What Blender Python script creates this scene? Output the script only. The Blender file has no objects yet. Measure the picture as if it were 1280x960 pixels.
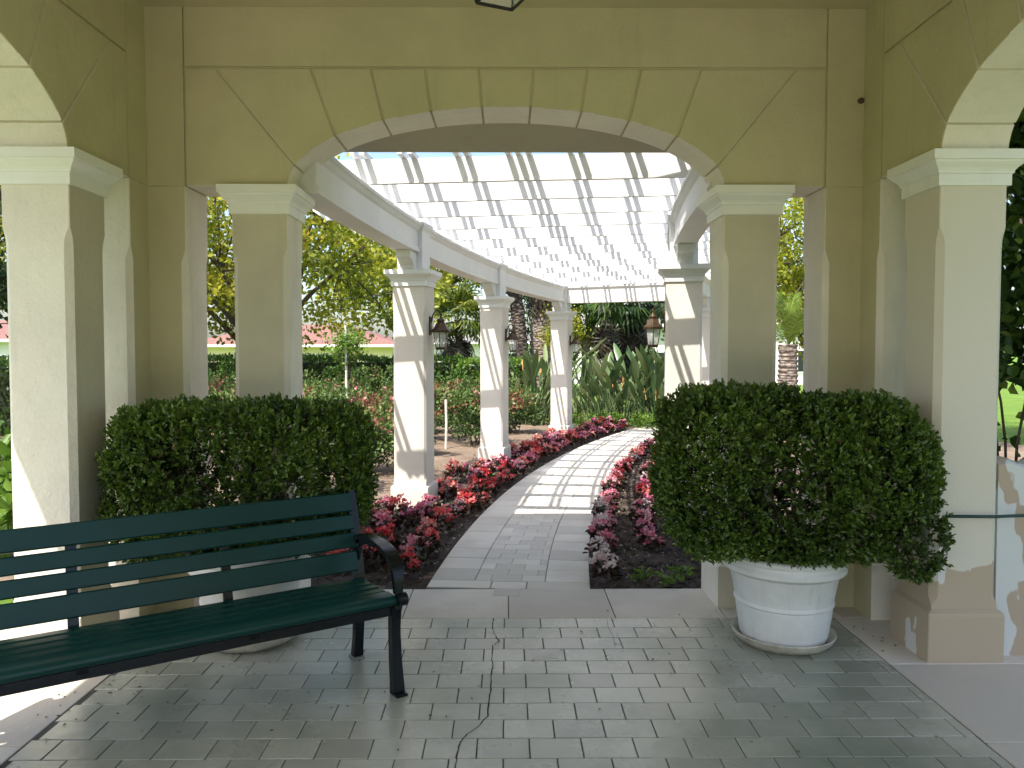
import bpy, math, random
import numpy as np
from mathutils import Vector, Matrix

SC = bpy.context.scene
COL = SC.collection
PI = math.pi
R = math.radians

# ------------------------------------------------------------------ camera
CAM_H = 1.55
cd = bpy.data.cameras.new('camera')
cam = bpy.data.objects.new('camera', cd)
COL.objects.link(cam)
cam.location = (0, 0, CAM_H)
cam.rotation_euler = (R(90 - 2.2), 0, R(-0.42))
cd.sensor_width = 36
cd.lens = 27
cd.shift_y = -8 / 1280
cd.clip_start = 0.02
cd.clip_end = 2000
SC.camera = cam
SC.render.resolution_x = 1024
SC.render.resolution_y = 768

# ------------------------------------------------------------------ light
SUN_D = Vector((0.40, 0.585, -1.0)).normalized()        # the way the light travels
SUN_EL = math.asin(-SUN_D.z)
SUN_AZ = math.atan2(-SUN_D.x, -SUN_D.y)
W = bpy.data.worlds.new('World')
SC.world = W
W.use_nodes = True
wn = W.node_tree.nodes
wl = W.node_tree.links
bg = wn['Background']
sky = wn.new('ShaderNodeTexSky')
sky.sky_type = 'NISHITA'
sky.sun_disc = False
sky.sun_elevation = SUN_EL
sky.sun_rotation = SUN_AZ
sky.air_density = 1.0
sky.dust_density = 2.5
sky.ozone_density = 1.0
wl.new(sky.outputs[0], bg.inputs[0])
bg.inputs[1].default_value = 0.11
sd = bpy.data.lights.new('sun', 'SUN')
sd.energy = 2.8
sd.angle = R(0.5)
sd.color = (1.0, 0.94, 0.84)
sun = bpy.data.objects.new('sun', sd)
COL.objects.link(sun)
sun.location = (-8, -12, 20)
sun.rotation_euler = SUN_D.to_track_quat('-Z', 'Y').to_euler()
SC.view_settings.view_transform = 'Standard'
SC.view_settings.look = 'None'
SC.view_settings.gamma = 1.0
SC.view_settings.exposure = 1.58
SC.render.engine = 'CYCLES'
SC.cycles.max_bounces = 10
SC.cycles.diffuse_bounces = 8
SC.cycles.glossy_bounces = 4
SC.cycles.transmission_bounces = 6
SC.cycles.transparent_max_bounces = 8
SC.cycles.caustics_reflective = False
SC.cycles.caustics_refractive = False
SC.cycles.sample_clamp_indirect = 6
SC.cycles.use_denoising = True
try:
    SC.cycles.denoiser = 'OPENIMAGEDENOISE'
except Exception:
    pass

# ------------------------------------------------------------------ helpers
def tag(o, label=None, cat=None, group=None, kind=None):
    if label: o['label'] = label
    if cat: o['category'] = cat
    if group: o['group'] = group
    if kind: o['kind'] = kind
    return o

def empty(name, loc=(0, 0, 0), rz=0.0):
    o = bpy.data.objects.new(name, None)
    o.empty_display_size = 0.1
    COL.objects.link(o)
    o.location = loc
    o.rotation_euler = (0, 0, rz)
    return o

def link(name, me, mat=None, parent=None, loc=None, rz=None):
    o = bpy.data.objects.new(name, me)
    COL.objects.link(o)
    if mat is not None and not me.materials:
        me.materials.append(mat)
    if parent is not None: o.parent = parent
    if loc is not None: o.location = loc
    if rz is not None: o.rotation_euler = (0, 0, rz)
    return o

def copy_tree(o, parent=None):
    c = o.copy()
    COL.objects.link(c)
    c.parent = parent
    for ch in list(o.children):
        copy_tree(ch, c)
    return c

class MB:
    """collects faces, builds ONE mesh object"""
    def __init__(s):
        s.v = []; s.f = []
    def add(s, vs, fs):
        n = len(s.v)
        s.v += [tuple(p) for p in vs]
        s.f += [tuple(i + n for i in f) for f in fs]
        return s
    def box(s, x0, x1, y0, y1, z0, z1, b=0.0):
        if b <= 0:
            vs = [(x0,y0,z0),(x1,y0,z0),(x1,y1,z0),(x0,y1,z0),(x0,y0,z1),(x1,y0,z1),(x1,y1,z1),(x0,y1,z1)]
            return s.add(vs, [(0,3,2,1),(4,5,6,7),(0,1,5,4),(1,2,6,5),(2,3,7,6),(3,0,4,7)])
        # chamfered top + vertical edges (rings of octagons)
        rings = []
        for z, i in ((z0, 0), (z1 - b, 0), (z1, b)):
            a0, a1, c0, c1 = x0 + i, x1 - i, y0 + i, y1 - i
            k = b
            rings.append([(a0+k,c0,z),(a1-k,c0,z),(a1,c0+k,z),(a1,c1-k,z),(a1-k,c1,z),(a0+k,c1,z),(a0,c1-k,z),(a0,c0+k,z)])
        return s.rings(rings, True, True)
    def rings(s, rings, cap0=True, cap1=True, closed=True):
        m = len(rings[0]); vs = []; fs = []
        for r in rings: vs += r
        for k in range(len(rings) - 1):
            for i in range(m if closed else m - 1):
                j = (i + 1) % m
                fs.append((k*m+i, k*m+j, (k+1)*m+j, (k+1)*m+i))
        if cap0: fs.append(tuple(reversed(range(m))))
        if cap1: fs.append(tuple((len(rings)-1)*m + i for i in range(m)))
        return s.add(vs, fs)
    def prism(s, poly, axis, a, b):
        """poly: 2D ccw points; extruded along axis between a and b"""
        def p3(q, t):
            return {'x': (t, q[0], q[1]), 'y': (q[0], t, q[1]), 'z': (q[0], q[1], t)}[axis]
        n = len(poly)
        vs = [p3(q, a) for q in poly] + [p3(q, b) for q in poly]
        fs = [tuple(range(n)), tuple(range(2*n-1, n-1, -1))]
        for i in range(n):
            j = (i+1) % n
            fs.append((i, i+n, j+n, j))
        return s.add(vs, fs)
    def tube(s, pts, rad, n=8, caps=True):
        pts = [Vector(p) for p in pts]
        if not hasattr(rad, '__len__'): rad = [rad]*len(pts)
        rings = []; ref = Vector((0.31, 0.17, 0.93))
        for i, p in enumerate(pts):
            d = (pts[min(i+1, len(pts)-1)] - pts[max(i-1, 0)])
            d = d.normalized() if d.length > 1e-9 else Vector((0,0,1))
            u = d.cross(ref)
            if u.length < 1e-3: u = d.cross(Vector((1,0,0)))
            u.normalize(); w = d.cross(u)
            rings.append([tuple(p + rad[i]*(math.cos(2*PI*k/n)*u + math.sin(2*PI*k/n)*w)) for k in range(n)])
        return s.rings(rings, caps, caps)
    def lathe(s, prof, n=24, cx=0, cy=0, rot=0.0):
        rings = [[(cx + r*math.cos(2*PI*k/n+rot), cy + r*math.sin(2*PI*k/n+rot), z) for k in range(n)] for r, z in prof]
        return s.rings(rings, True, True)
    def bar(s, pts, w, h, up=(0, 0, 1)):
        """rectangular strip swept along pts; w across, h along up-ish. w,h scalars or lists"""
        pts = [Vector(p) for p in pts]; up = Vector(up)
        ws = w if hasattr(w, '__len__') else [w]*len(pts)
        hs = h if hasattr(h, '__len__') else [h]*len(pts)
        rings = []
        for i, p in enumerate(pts):
            d = (pts[min(i+1, len(pts)-1)] - pts[max(i-1, 0)]).normalized()
            a = d.cross(up).normalized(); b = a.cross(d)
            rings.append([tuple(p - a*ws[i]/2 - b*hs[i]/2), tuple(p + a*ws[i]/2 - b*hs[i]/2), tuple(p + a*ws[i]/2 + b*hs[i]/2), tuple(p - a*ws[i]/2 + b*hs[i]/2)])
        return s.rings(rings)
    def mesh(s, name, smooth=False, angle=None):
        me = bpy.data.meshes.new(name)
        me.from_pydata(s.v, [], s.f)
        me.update()
        import bmesh
        bm = bmesh.new(); bm.from_mesh(me)
        bmesh.ops.recalc_face_normals(bm, faces=bm.faces)
        if angle is not None:
            for e in bm.edges:
                e.smooth = e.calc_face_angle(4.0) < angle
        bm.to_mesh(me); bm.free()
        if smooth or angle is not None:
            me.polygons.foreach_set('use_smooth', [True]*len(me.polygons))
        return me
    def build(s, name, mat=None, parent=None, smooth=False, angle=None, loc=None, rz=None):
        return link(name, s.mesh(name, smooth, angle), mat, parent, loc, rz)

# ------------------------------------------------------------------ materials
def nt(name):
    m = bpy.data.materials.new(name)
    m.use_nodes = True
    N = m.node_tree.nodes; L = m.node_tree.links
    return m, N, L, N['Principled BSDF']

def objcoord(N, L, scale=(1, 1, 1)):
    tc = N.new('ShaderNodeTexCoord'); mp = N.new('ShaderNodeMapping')
    mp.inputs['Scale'].default_value = scale
    L.new(tc.outputs['Object'], mp.inputs[0])
    return mp.outputs[0]

def worldcoord(N, L, scale=(1, 1, 1)):
    g = N.new('ShaderNodeNewGeometry'); mp = N.new('ShaderNodeMapping')
    mp.inputs['Scale'].default_value = scale
    L.new(g.outputs['Position'], mp.inputs[0])
    return mp.outputs[0]

def noise(N, L, vec, scale, detail=4, rough=0.55):
    n = N.new('ShaderNodeTexNoise')
    n.inputs['Scale'].default_value = scale
    n.inputs['Detail'].default_value = detail
    n.inputs['Roughness'].default_value = rough
    L.new(vec, n.inputs['Vector'])
    return n.outputs['Fac']

def ramp(N, L, fac, stops):
    r = N.new('ShaderNodeValToRGB')
    e = r.color_ramp.elements
    while len(e) < len(stops): e.new(0.5)
    for i, (p, c) in enumerate(stops):
        e[i].position = p
        e[i].color = (*c, 1) if len(c) == 3 else c
    L.new(fac, r.inputs[0])
    return r.outputs[0]

def mix(N, L, a, b, fac, mode='MIX'):
    m = N.new('ShaderNodeMix'); m.data_type = 'RGBA'; m.blend_type = mode
    for sock, val in ((m.inputs[6], a), (m.inputs[7], b)):
        if isinstance(val, tuple): sock.default_value = (*val, 1)
        else: L.new(val, sock)
    if isinstance(fac, float): m.inputs[0].default_value = fac
    else: L.new(fac, m.inputs[0])
    return m.outputs[2]

def bump(N, L, h, dist, strength=1.0, prev=None):
    b = N.new('ShaderNodeBump')
    b.inputs['Distance'].default_value = dist
    b.inputs['Strength'].default_value = strength
    L.new(h, b.inputs['Height'])
    if prev is not None: L.new(prev, b.inputs['Normal'])
    return b.outputs['Normal']

def mul(c, k): return tuple(min(1.0, x*k) for x in c)

def stucco(name, col, var=0.12, bumpd=0.004, scale=60, rough=0.85, stain=0.25):
    m, N, L, P = nt(name)
    v = worldcoord(N, L)
    n1 = noise(N, L, v, 2.3, 5, 0.6)
    n2 = noise(N, L, v, scale, 3, 0.6)
    n3 = noise(N, L, v, 14, 4, 0.6)
    c = ramp(N, L, n1, [(0.3, mul(col, 1 - var)), (0.7, mul(col, 1 + var*0.5))])
    vs = worldcoord(N, L, (6, 6, 0.6))
    st = noise(N, L, vs, 1.6, 5, 0.65)
    sm = ramp(N, L, st, [(0.56, (0, 0, 0)), (0.78, (stain, stain, stain))])
    c2 = mix(N, L, c, mul(col, 0.55), sm)
    L.new(c2, P.inputs['Base Color'])
    P.inputs['Roughness'].default_value = rough
    b1 = bump(N, L, n2, bumpd*0.5, 0.7)
    b2 = bump(N, L, n3, bumpd, 0.8, b1)
    L.new(b2, P.inputs['Normal'])
    return m

def simple(name, col, rough=0.5, metal=0.0, var=0.1, scale=8, bd=0.0, spec=None):
    m, N, L, P = nt(name)
    v = objcoord(N, L)
    n1 = noise(N, L, v, scale, 5, 0.6)
    c = ramp(N, L, n1, [(0.3, mul(col, 1 - var)), (0.72, mul(col, 1 + var))])
    L.new(c, P.inputs['Base Color'])
    P.inputs['Roughness'].default_value = rough
    P.inputs['Metallic'].default_value = metal
    if spec is not None: P.inputs['Specular IOR Level'].default_value = spec
    if bd > 0:
        n2 = noise(N, L, v, scale*8, 4, 0.6)
        L.new(bump(N, L, n2, bd, 0.8), P.inputs['Normal'])
    return m

def leafmat(name, stops, trans=0.3, rough=0.45, spec=0.4):
    m, N, L, P = nt(name)
    a = N.new('ShaderNodeAttribute'); a.attribute_name = 'tint'
    c = ramp(N, L, a.outputs['Fac'], stops)
    L.new(c, P.inputs['Base Color'])
    P.inputs['Roughness'].default_value = rough
    P.inputs['Specular IOR Level'].default_value = spec
    if trans > 0:
        t = N.new('ShaderNodeBsdfTranslucent')
        g = mix(N, L, c, (1.0, 1.0, 0.35), 0.18, 'MULTIPLY')
        L.new(g, t.inputs[0])
        mx = N.new('ShaderNodeMixShader'); mx.inputs[0].default_value = trans
        L.new(P.outputs[0], mx.inputs[1]); L.new(t.outputs[0], mx.inputs[2])
        L.new(mx.outputs[0], N['Material Output'].inputs[0])
    return m

M = {}
M['wall'] = stucco('wall_paint', (0.555, 0.51, 0.33), 0.10, 0.006, 70, 0.85, 0.22)
M['reveal'] = stucco('column_stucco', (0.78, 0.74, 0.645), 0.10, 0.010, 55, 0.9, 0.28)  # soffits, jambs and column sides: outside light is put into this paler colour
M['colface'] = stucco('column_face_paint', (0.56, 0.52, 0.395), 0.10, 0.006, 60, 0.88, 0.20)  # same columns, room-side faces: shade is put into this darker colour
M['ceiling'] = stucco('ceiling_paint', (0.54, 0.485, 0.31), 0.06, 0.002, 70, 0.9, 0.10)
M['trim'] = stucco('white_trim', (0.82, 0.83, 0.79), 0.05, 0.0008, 60, 0.55, 0.16)
M['pergola_white'] = stucco('pergola_paint', (0.72, 0.72, 0.715), 0.06, 0.0010, 50, 0.6, 0.16)
M['pcol'] = stucco('pergola_stucco', (0.67, 0.62, 0.55), 0.08, 0.003, 60, 0.9, 0.15)
M['bench_slat'] = simple('green_slat', (0.004, 0.040, 0.036), 0.30, 0, 0.12, 3, 0.0, 0.28)
M['bench_iron'] = simple('black_iron', (0.003, 0.005, 0.008), 0.25, 0, 0.2, 10, 0.0006, 0.4)
M['steel'] = simple('worn_steel', (0.35, 0.35, 0.34), 0.45, 0.8, 0.2, 30)
M['bronze'] = simple('bronze', (0.09, 0.06, 0.035), 0.5, 0.7, 0.3, 20)
M['blackmetal'] = simple('black_metal', (0.012, 0.012, 0.012), 0.45, 0.3, 0.2, 20)
M['cable'] = simple('cable', (0.02, 0.02, 0.022), 0.6)
M['stake'] = simple('stake', (0.62, 0.60, 0.54), 0.8, 0, 0.15, 12)
M['bark'] = simple('bark', (0.11, 0.085, 0.06), 0.95, 0, 0.4, 7, 0.03)
M['twig'] = simple('twig', (0.09, 0.065, 0.04), 0.9, 0, 0.3, 20)
M['crack'] = simple('crack', (0.03, 0.03, 0.028), 1.0)

def glass_mat():
    m, N, L, P = nt('lantern_glass')
    P.inputs['Base Color'].default_value = (0.9, 0.93, 0.92, 1)
    P.inputs['Roughness'].default_value = 0.08
    t = N.new('ShaderNodeBsdfTransparent')
    mx = N.new('ShaderNodeMixShader'); mx.inputs[0].default_value = 0.35
    L.new(t.outputs[0], mx.inputs[1]); L.new(P.outputs[0], mx.inputs[2])
    L.new(mx.outputs[0], N['Material Output'].inputs[0])
    return m
M['glass'] = glass_mat()

def tile_mat(name, col, stain, rmin=0.28, rmax=0.55):
    m, N, L, P = nt(name)
    v = worldcoord(N, L)
    oi = N.new('ShaderNodeObjectInfo')
    base = ramp(N, L, oi.outputs['Random'], [(0, mul(col, 0.80)), (0.5, col), (1, mul(col, 1.14))])
    P.inputs['Specular IOR Level'].default_value = 0.75 if rmin < 0.3 else 0.4
    n1 = noise(N, L, v, 1.1, 5, 0.62)
    n2 = noise(N, L, v, 24, 6, 0.7)
    c = mix(N, L, base, stain, ramp(N, L, n1, [(0.42, (0, 0, 0)), (0.68, (0.8, 0.8, 0.8))]))
    c = mix(N, L, c, mul(col, 1.25), ramp(N, L, n2, [(0.58, (0, 0, 0)), (0.75, (0.30, 0.30, 0.30))]))
    n5 = noise(N, L, v, 90, 3, 0.7)
    c = mix(N, L, c, mul(col, 0.45), ramp(N, L, n5, [(0.66, (0, 0, 0)), (0.72, (0.5, 0.5, 0.5))]))
    L.new(c, P.inputs['Base Color'])
    r = N.new('ShaderNodeMapRange'); L.new(n1, r.inputs[0])
    r.inputs[1].default_value = 0.35; r.inputs[2].default_value = 0.65
    r.inputs[3].default_value = rmin; r.inputs[4].default_value = rmax
    L.new(r.outputs[0], P.inputs['Roughness'])
    n3 = noise(N, L, v, 9, 5, 0.6); n4 = noise(N, L, v, 130, 3, 0.6)
    L.new(bump(N, L, n4, 0.0012, 0.6, bump(N, L, n3, 0.006, 0.5)), P.inputs['Normal'])
    return m
M['tile'] = tile_mat('paving_tile', (0.43, 0.43, 0.365), (0.19, 0.225, 0.17), 0.20, 0.36)
M['grout'] = simple('grout', (0.085, 0.085, 0.07), 0.9, 0, 0.5, 3)
M['slab'] = tile_mat('concrete_slab', (0.66, 0.60, 0.52), (0.52, 0.47, 0.39), 0.6, 0.8)
M['path'] = tile_mat('path_concrete', (0.68, 0.63, 0.54), (0.56, 0.51, 0.43), 0.65, 0.85)

def ground_mat(name, stops, scale, fine, bd, rough=0.95):
    m, N, L, P = nt(name)
    v = worldcoord(N, L)
    n1 = noise(N, L, v, scale, 6, 0.65); n2 = noise(N, L, v, fine, 5, 0.7)
    c = ramp(N, L, n1, stops)
    c = mix(N, L, c, mul(stops[0][1], 0.6), ramp(N, L, n2, [(0.5, (0, 0, 0)), (0.7, (0.7, 0.7, 0.7))]))
    L.new(c, P.inputs['Base Color'])
    P.inputs['Roughness'].default_value = rough
    P.inputs['Specular IOR Level'].default_value = 0.2
    L.new(bump(N, L, n2, bd, 0.9), P.inputs['Normal'])
    return m
M['lawn'] = ground_mat('lawn_grass', [(0.3, (0.10, 0.19, 0.025)), (0.7, (0.19, 0.30, 0.05))], 1.2, 60, 0.03)
M['soil'] = ground_mat('mulch_soil', [(0.3, (0.20, 0.145, 0.105)), (0.7, (0.34, 0.26, 0.20))], 3.0, 45, 0.03)
M['bedsoil'] = ground_mat('dark_bed_soil', [(0.3, (0.065, 0.052, 0.042)), (0.75, (0.16, 0.125, 0.10))], 8.0, 60, 0.03)

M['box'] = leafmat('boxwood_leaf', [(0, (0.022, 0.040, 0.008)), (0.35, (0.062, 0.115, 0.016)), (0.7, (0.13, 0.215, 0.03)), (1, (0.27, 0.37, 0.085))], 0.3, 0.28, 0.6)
M['hedge'] = leafmat('hedge_leaf', [(0, (0.03, 0.07, 0.012)), (0.6, (0.085, 0.17, 0.028)), (1, (0.18, 0.29, 0.05))], 0.25)
M['ylw'] = leafmat('yellow_green_leaf', [(0, (0.10, 0.15, 0.015)), (0.5, (0.30, 0.34, 0.03)), (0.9, (0.50, 0.47, 0.05)), (1, (0.52, 0.40, 0.06))], 0.5)
M['lime'] = leafmat('lime_leaf', [(0, (0.06, 0.13, 0.015)), (0.6, (0.13, 0.24, 0.03)), (1, (0.24, 0.36, 0.06))], 0.4)
M['dark'] = leafmat('dark_leaf', [(0, (0.012, 0.03, 0.008)), (0.7, (0.035, 0.075, 0.014)), (1, (0.09, 0.16, 0.03))], 0.3)
M['rose'] = leafmat('rose_leaf', [(0, (0.04, 0.08, 0.025)), (0.4, (0.11, 0.18, 0.045)), (0.78, (0.20, 0.27, 0.07)), (0.86, (0.30, 0.18, 0.09)), (1, (0.31, 0.13, 0.085))], 0.3)
M['rosered'] = leafmat('rose_red_growth', [(0, (0.16, 0.05, 0.04)), (0.6, (0.26, 0.09, 0.07)), (1, (0.42, 0.2, 0.16))], 0.3)
M['rosepink'] = leafmat('rose_flower', [(0, (0.6, 0.2, 0.22)), (0.6, (0.75, 0.38, 0.38)), (1, (0.8, 0.6, 0.55))], 0.3)
M['palm'] = leafmat('palm_leaf', [(0, (0.05, 0.09, 0.015)), (0.6, (0.13, 0.19, 0.03)), (1, (0.30, 0.32, 0.07))], 0.35)
M['palmdead'] = leafmat('dead_palm_leaf', [(0, (0.02, 0.017, 0.013)), (0.7, (0.06, 0.05, 0.035)), (1, (0.13, 0.11, 0.08))], 0.1)
M['strel'] = leafmat('strelitzia_leaf', [(0, (0.05, 0.10, 0.04)), (0.5, (0.10, 0.17, 0.065)), (0.85, (0.19, 0.26, 0.11)), (1, (0.33, 0.36, 0.19))], 0.25, 0.35)
M['cycad'] = leafmat('cycad_leaf', [(0, (0.08, 0.14, 0.02)), (0.7, (0.17, 0.26, 0.04)), (1, (0.3, 0.36, 0.08))], 0.3)
M['bronzeleaf'] = leafmat('begonia_leaf', [(0, (0.022, 0.018, 0.013)), (0.6, (0.065, 0.035, 0.022)), (0.85, (0.10, 0.03, 0.025)), (1, (0.05, 0.08, 0.02))], 0.2, 0.3)
M['fl_red'] = leafmat('petal_red', [(0, (0.55, 0.035, 0.05)), (0.6, (0.76, 0.10, 0.11)), (1, (0.84, 0.34, 0.31))], 0.35)
M['fl_coral'] = leafmat('petal_coral', [(0, (0.60, 0.09, 0.09)), (0.6, (0.78, 0.22, 0.20)), (1, (0.82, 0.46, 0.42))], 0.35)
M['fl_pink'] = leafmat('petal_pink', [(0, (0.62, 0.12, 0.20)), (0.5, (0.76, 0.32, 0.40)), (1, (0.84, 0.60, 0.63))], 0.35)
M['fl_rose'] = leafmat('petal_rose', [(0, (0.50, 0.08, 0.18)), (0.6, (0.66, 0.22, 0.33)), (1, (0.78, 0.47, 0.54))], 0.35)
M['fl_white'] = leafmat('petal_white', [(0, (0.62, 0.42, 0.45)), (1, (0.80, 0.74, 0.72))], 0.35)
M['grassblade'] = leafmat('blade', [(0, (0.08, 0.14, 0.03)), (0.6, (0.18, 0.28, 0.06)), (1, (0.5, 0.55, 0.28))], 0.3)

# ------------------------------------------------------------------ leaves
def leaf_mesh(name, base, dirs, L, Wd, seed=0, tint=None, shape='hex', droop=0.15, normals=None):
    """one mesh of many leaves: base (n,3), dirs (n,3)"""
    rng = np.random.default_rng(seed)
    n = len(base)
    d = dirs / (np.linalg.norm(dirs, axis=1, keepdims=True) + 1e-9)
    ref = rng.normal(size=(n, 3)) if normals is None else normals + 0.35*rng.normal(size=(n, 3))
    s = np.cross(d, ref); s /= (np.linalg.norm(s, axis=1, keepdims=True) + 1e-9)
    nn = np.cross(s, d)
    L = (np.full(n, L) if np.isscalar(L) else L)[:, None] * rng.uniform(0.7, 1.25, (n, 1))
    Wd = (np.full(n, Wd) if np.isscalar(Wd) else Wd)[:, None] * rng.uniform(0.75, 1.2, (n, 1))
    if shape == 'hex':
        fold = 0.22*Wd
        v = np.stack([base, base + d*L*0.3 + s*Wd*0.5 + nn*fold, base + d*L*0.72 + s*Wd*0.42 + nn*fold, base + d*L - nn*L*droop,
                      base + d*L*0.72 - s*Wd*0.42 + nn*fold, base + d*L*0.3 - s*Wd*0.5 + nn*fold], axis=1).reshape(-1, 3)
        idx = np.arange(n)[:, None]*6
        f = np.concatenate([idx + np.array([[0, 1, 2, 3]]), idx + np.array([[0, 3, 4, 5]])], axis=1).reshape(-1, 4)
        per = 2
    else:
        v = np.stack([base, base + d*L*0.5 + s*Wd*0.5, base + d*L - nn*L*droop, base + d*L*0.5 - s*Wd*0.5], axis=1).reshape(-1, 3)
        f = (np.arange(n)[:, None]*4 + np.array([[0, 1, 2, 3]])).reshape(-1, 4)
        per = 1
    me = bpy.data.meshes.new(name)
    nf = len(f)
    me.vertices.add(len(v)); me.vertices.foreach_set('co', v.astype(np.float32).ravel())
    me.loops.add(nf*4); me.loops.foreach_set('vertex_index', f.astype(np.int32).ravel())
    me.polygons.add(nf); me.polygons.foreach_set('loop_start', np.arange(0, nf*4, 4, dtype=np.int32))
    me.update(calc_edges=True)
    t = rng.uniform(0, 1, n) if tint is None else np.clip(tint + rng.normal(0, 0.12, n), 0, 1)
    a = me.attributes.new('tint', 'FLOAT', 'FACE')
    a.data.foreach_set('value', np.repeat(t, per).astype(np.float32))
    return me

def unit(rng, n):
    v = rng.normal(size=(n, 3)); return v / np.linalg.norm(v, axis=1, keepdims=True)

def smooth3(p, k, ph):
    """cheap smooth pseudo-noise in -1..1"""
    x, y, z = p[:, 0]*k, p[:, 1]*k, p[:, 2]*k
    return (np.sin(x*1.7+ph+1.3*np.sin(y*1.1+ph)) + np.sin(y*2.1+ph*2+1.1*np.sin(z*1.3)) + np.sin(z*1.9+ph*3+1.2*np.sin(x*0.9))) / 3

# ------------------------------------------------------------------ ground
SL = 0.012
def zg(y): return -SL*max(0.0, min(y, 70.0) - 4.9)
fx_ = lambda a, b, n: [a + (b-a)*i/n for i in range(n+1)]
def xs_grid(name, xs, ys, zf, mat, kind='structure'):
    vs = [(x, y, zf(x, y)) for y in ys for x in xs]
    nx = len(xs)
    fs = [(j*nx+i, j*nx+i+1, (j+1)*nx+i+1, (j+1)*nx+i) for j in range(len(ys)-1) for i in range(nx-1)]
    me = bpy.data.meshes.new(name); me.from_pydata(vs, [], fs); me.update()
    me.polygons.foreach_set('use_smooth', [True]*len(fs))
    o = link(name, me, mat)
    if kind: o['kind'] = kind
    return o
xs_grid('lawn', [-400, -60, -20, -6, 0, 6, 20, 60, 400], [-300, -60, -20, -5, 0, 4.9, 10, 20, 40, 70, 200, 900], lambda x, y: zg(y) - 0.075, M['lawn'])

xs_grid('added_bounce_court', fx_(-7, 7, 14), fx_(-9, -0.6, 8), lambda x, y: -0.012, M['slab'])  # pale paving added out of view to bounce sun into the pavilion

def Cpath(d):
    return (0.009 + 0.08*d + d*d/53.0, 4.9 + d)
def head(d):
    return math.atan(0.08 + d/26.5)
def P2(d, t):
    c = Cpath(d); h = head(d)
    return (c[0] + t*math.cos(h), c[1] - t*math.sin(h))
def P3(d, t, z):
    p = P2(d, t)
    return (p[0], p[1], zg(p[1]) + z)

# mulch garden on both sides of the pergola walk
rs = random.Random(4)
def bumpz(x, y, amp):
    return amp*(math.sin(x*7.1 + 2*math.sin(y*5.3)) + math.sin(y*8.7 + 1.7*math.sin(x*6.1)) + 0.7*math.sin(x*17+y*13))/2.7
fx = lambda a, b, n: [a + (b-a)*i/n for i in range(n+1)]
xs_grid('garden_soil', fx(-14, 9, 150), fx(4.93, 20.5, 100), lambda x, y: zg(y) - 0.045 + bumpz(x, y, 0.012), M['soil'])

# dark planted soil strips beside the path
def bed(name, t0, t1, d0, d1):
    vs = []; nt_ = 26; nd = 190
    for j in range(nd+1):
        d = d0 + (d1-d0)*j/nd
        for i in range(nt_+1):
            t = t0 + (t1-t0)*i/nt_
            p = P2(d, t)
            y = max(p[1], 4.925)
            edge = min(i, nt_-i)/nt_*2
            vs.append((p[0], y, zg(y) - 0.035 + 0.022*edge + bumpz(p[0]*1.7, y*1.7, 0.018) + rs.uniform(-.010, .010)))
    n = nt_+1
    fs = [(j*n+i, j*n+i+1, (j+1)*n+i+1, (j+1)*n+i) for j in range(nd) for i in range(nt_)]
    me = bpy.data.meshes.new(name); me.from_pydata(vs, [], fs); me.update()
    me.polygons.foreach_set('use_smooth', [True]*len(fs))
    o = link(name, me, M['bedsoil']); o['kind'] = 'structure'
    return o
bed('flower_bed_soil', -1.75, -0.53, -0.35, 11.5)
bed('flower_bed_soil', 0.53, 1.50, -0.1, 11.5)

# wood chips lying on the beds
rng = np.random.default_rng(8)
n = 2600
tt = np.where(rng.uniform(size=n) < 0.5, rng.uniform(-1.9, -0.56, n), rng.uniform(0.56, 1.5, n)); dd = rng.uniform(0.1, 7, n)**1.0
base = np.array([(*P2(d, t), 0) for d, t in zip(dd, tt)])
base[:, 2] = [-0.012 + zg(y) + rng.uniform(0, .012) for y in base[:, 1]]
dr = rng.normal(size=(n, 3)); dr[:, 2] *= 0.25
chip = leafmat('mulch_chip_wood', [(0, (0.07, 0.05, 0.035)), (0.6, (0.20, 0.15, 0.11)), (1, (0.5, 0.44, 0.38))], 0.0, 0.9)
o = link('mulch_chips', leaf_mesh('mulch_chips', base[base[:, 1] > 4.95], dr[base[:, 1] > 4.95], 0.035, 0.016, 3, shape='quad', droop=0.1), chip)
tag(o, 'scattered pale wood chips on the dark flower bed soil', 'mulch', kind='stuff')

# clods of earth in the near beds
def clods(n, seed):
    rng = np.random.default_rng(seed); mb = MB()
    for k in range(n):
        t = rng.uniform(-1.75, -0.6) if rng.uniform() < 0.5 else rng.uniform(0.6, 1.45)
        p = P2(rng.uniform(0.05, 4.5), t)
        if p[1] < 4.97: continue
        r_ = rng.uniform(0.006, 0.02); c = np.array([p[0], p[1], zg(p[1])-0.014+r_*0.3])
        pts = [c + r_*np.array(q)*rng.uniform(0.7, 1.3) for q in ((1,0,0),(0,1,0),(-1,0,0),(0,-1,0),(0,0,.8),(0,0,-.8))]
        mb.add(pts, [(0,1,4),(1,2,4),(2,3,4),(3,0,4),(1,0,5),(2,1,5),(3,2,5),(0,3,5)])
    me = bpy.data.meshes.new('soil_clods'); me.from_pydata(mb.v, [], mb.f); me.update()
    return me
tag(link('soil_clods', clods(3800, 17), M['bedsoil']), 'dark crumbly earth clods lying in the flower beds', 'soil', kind='stuff')

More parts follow.
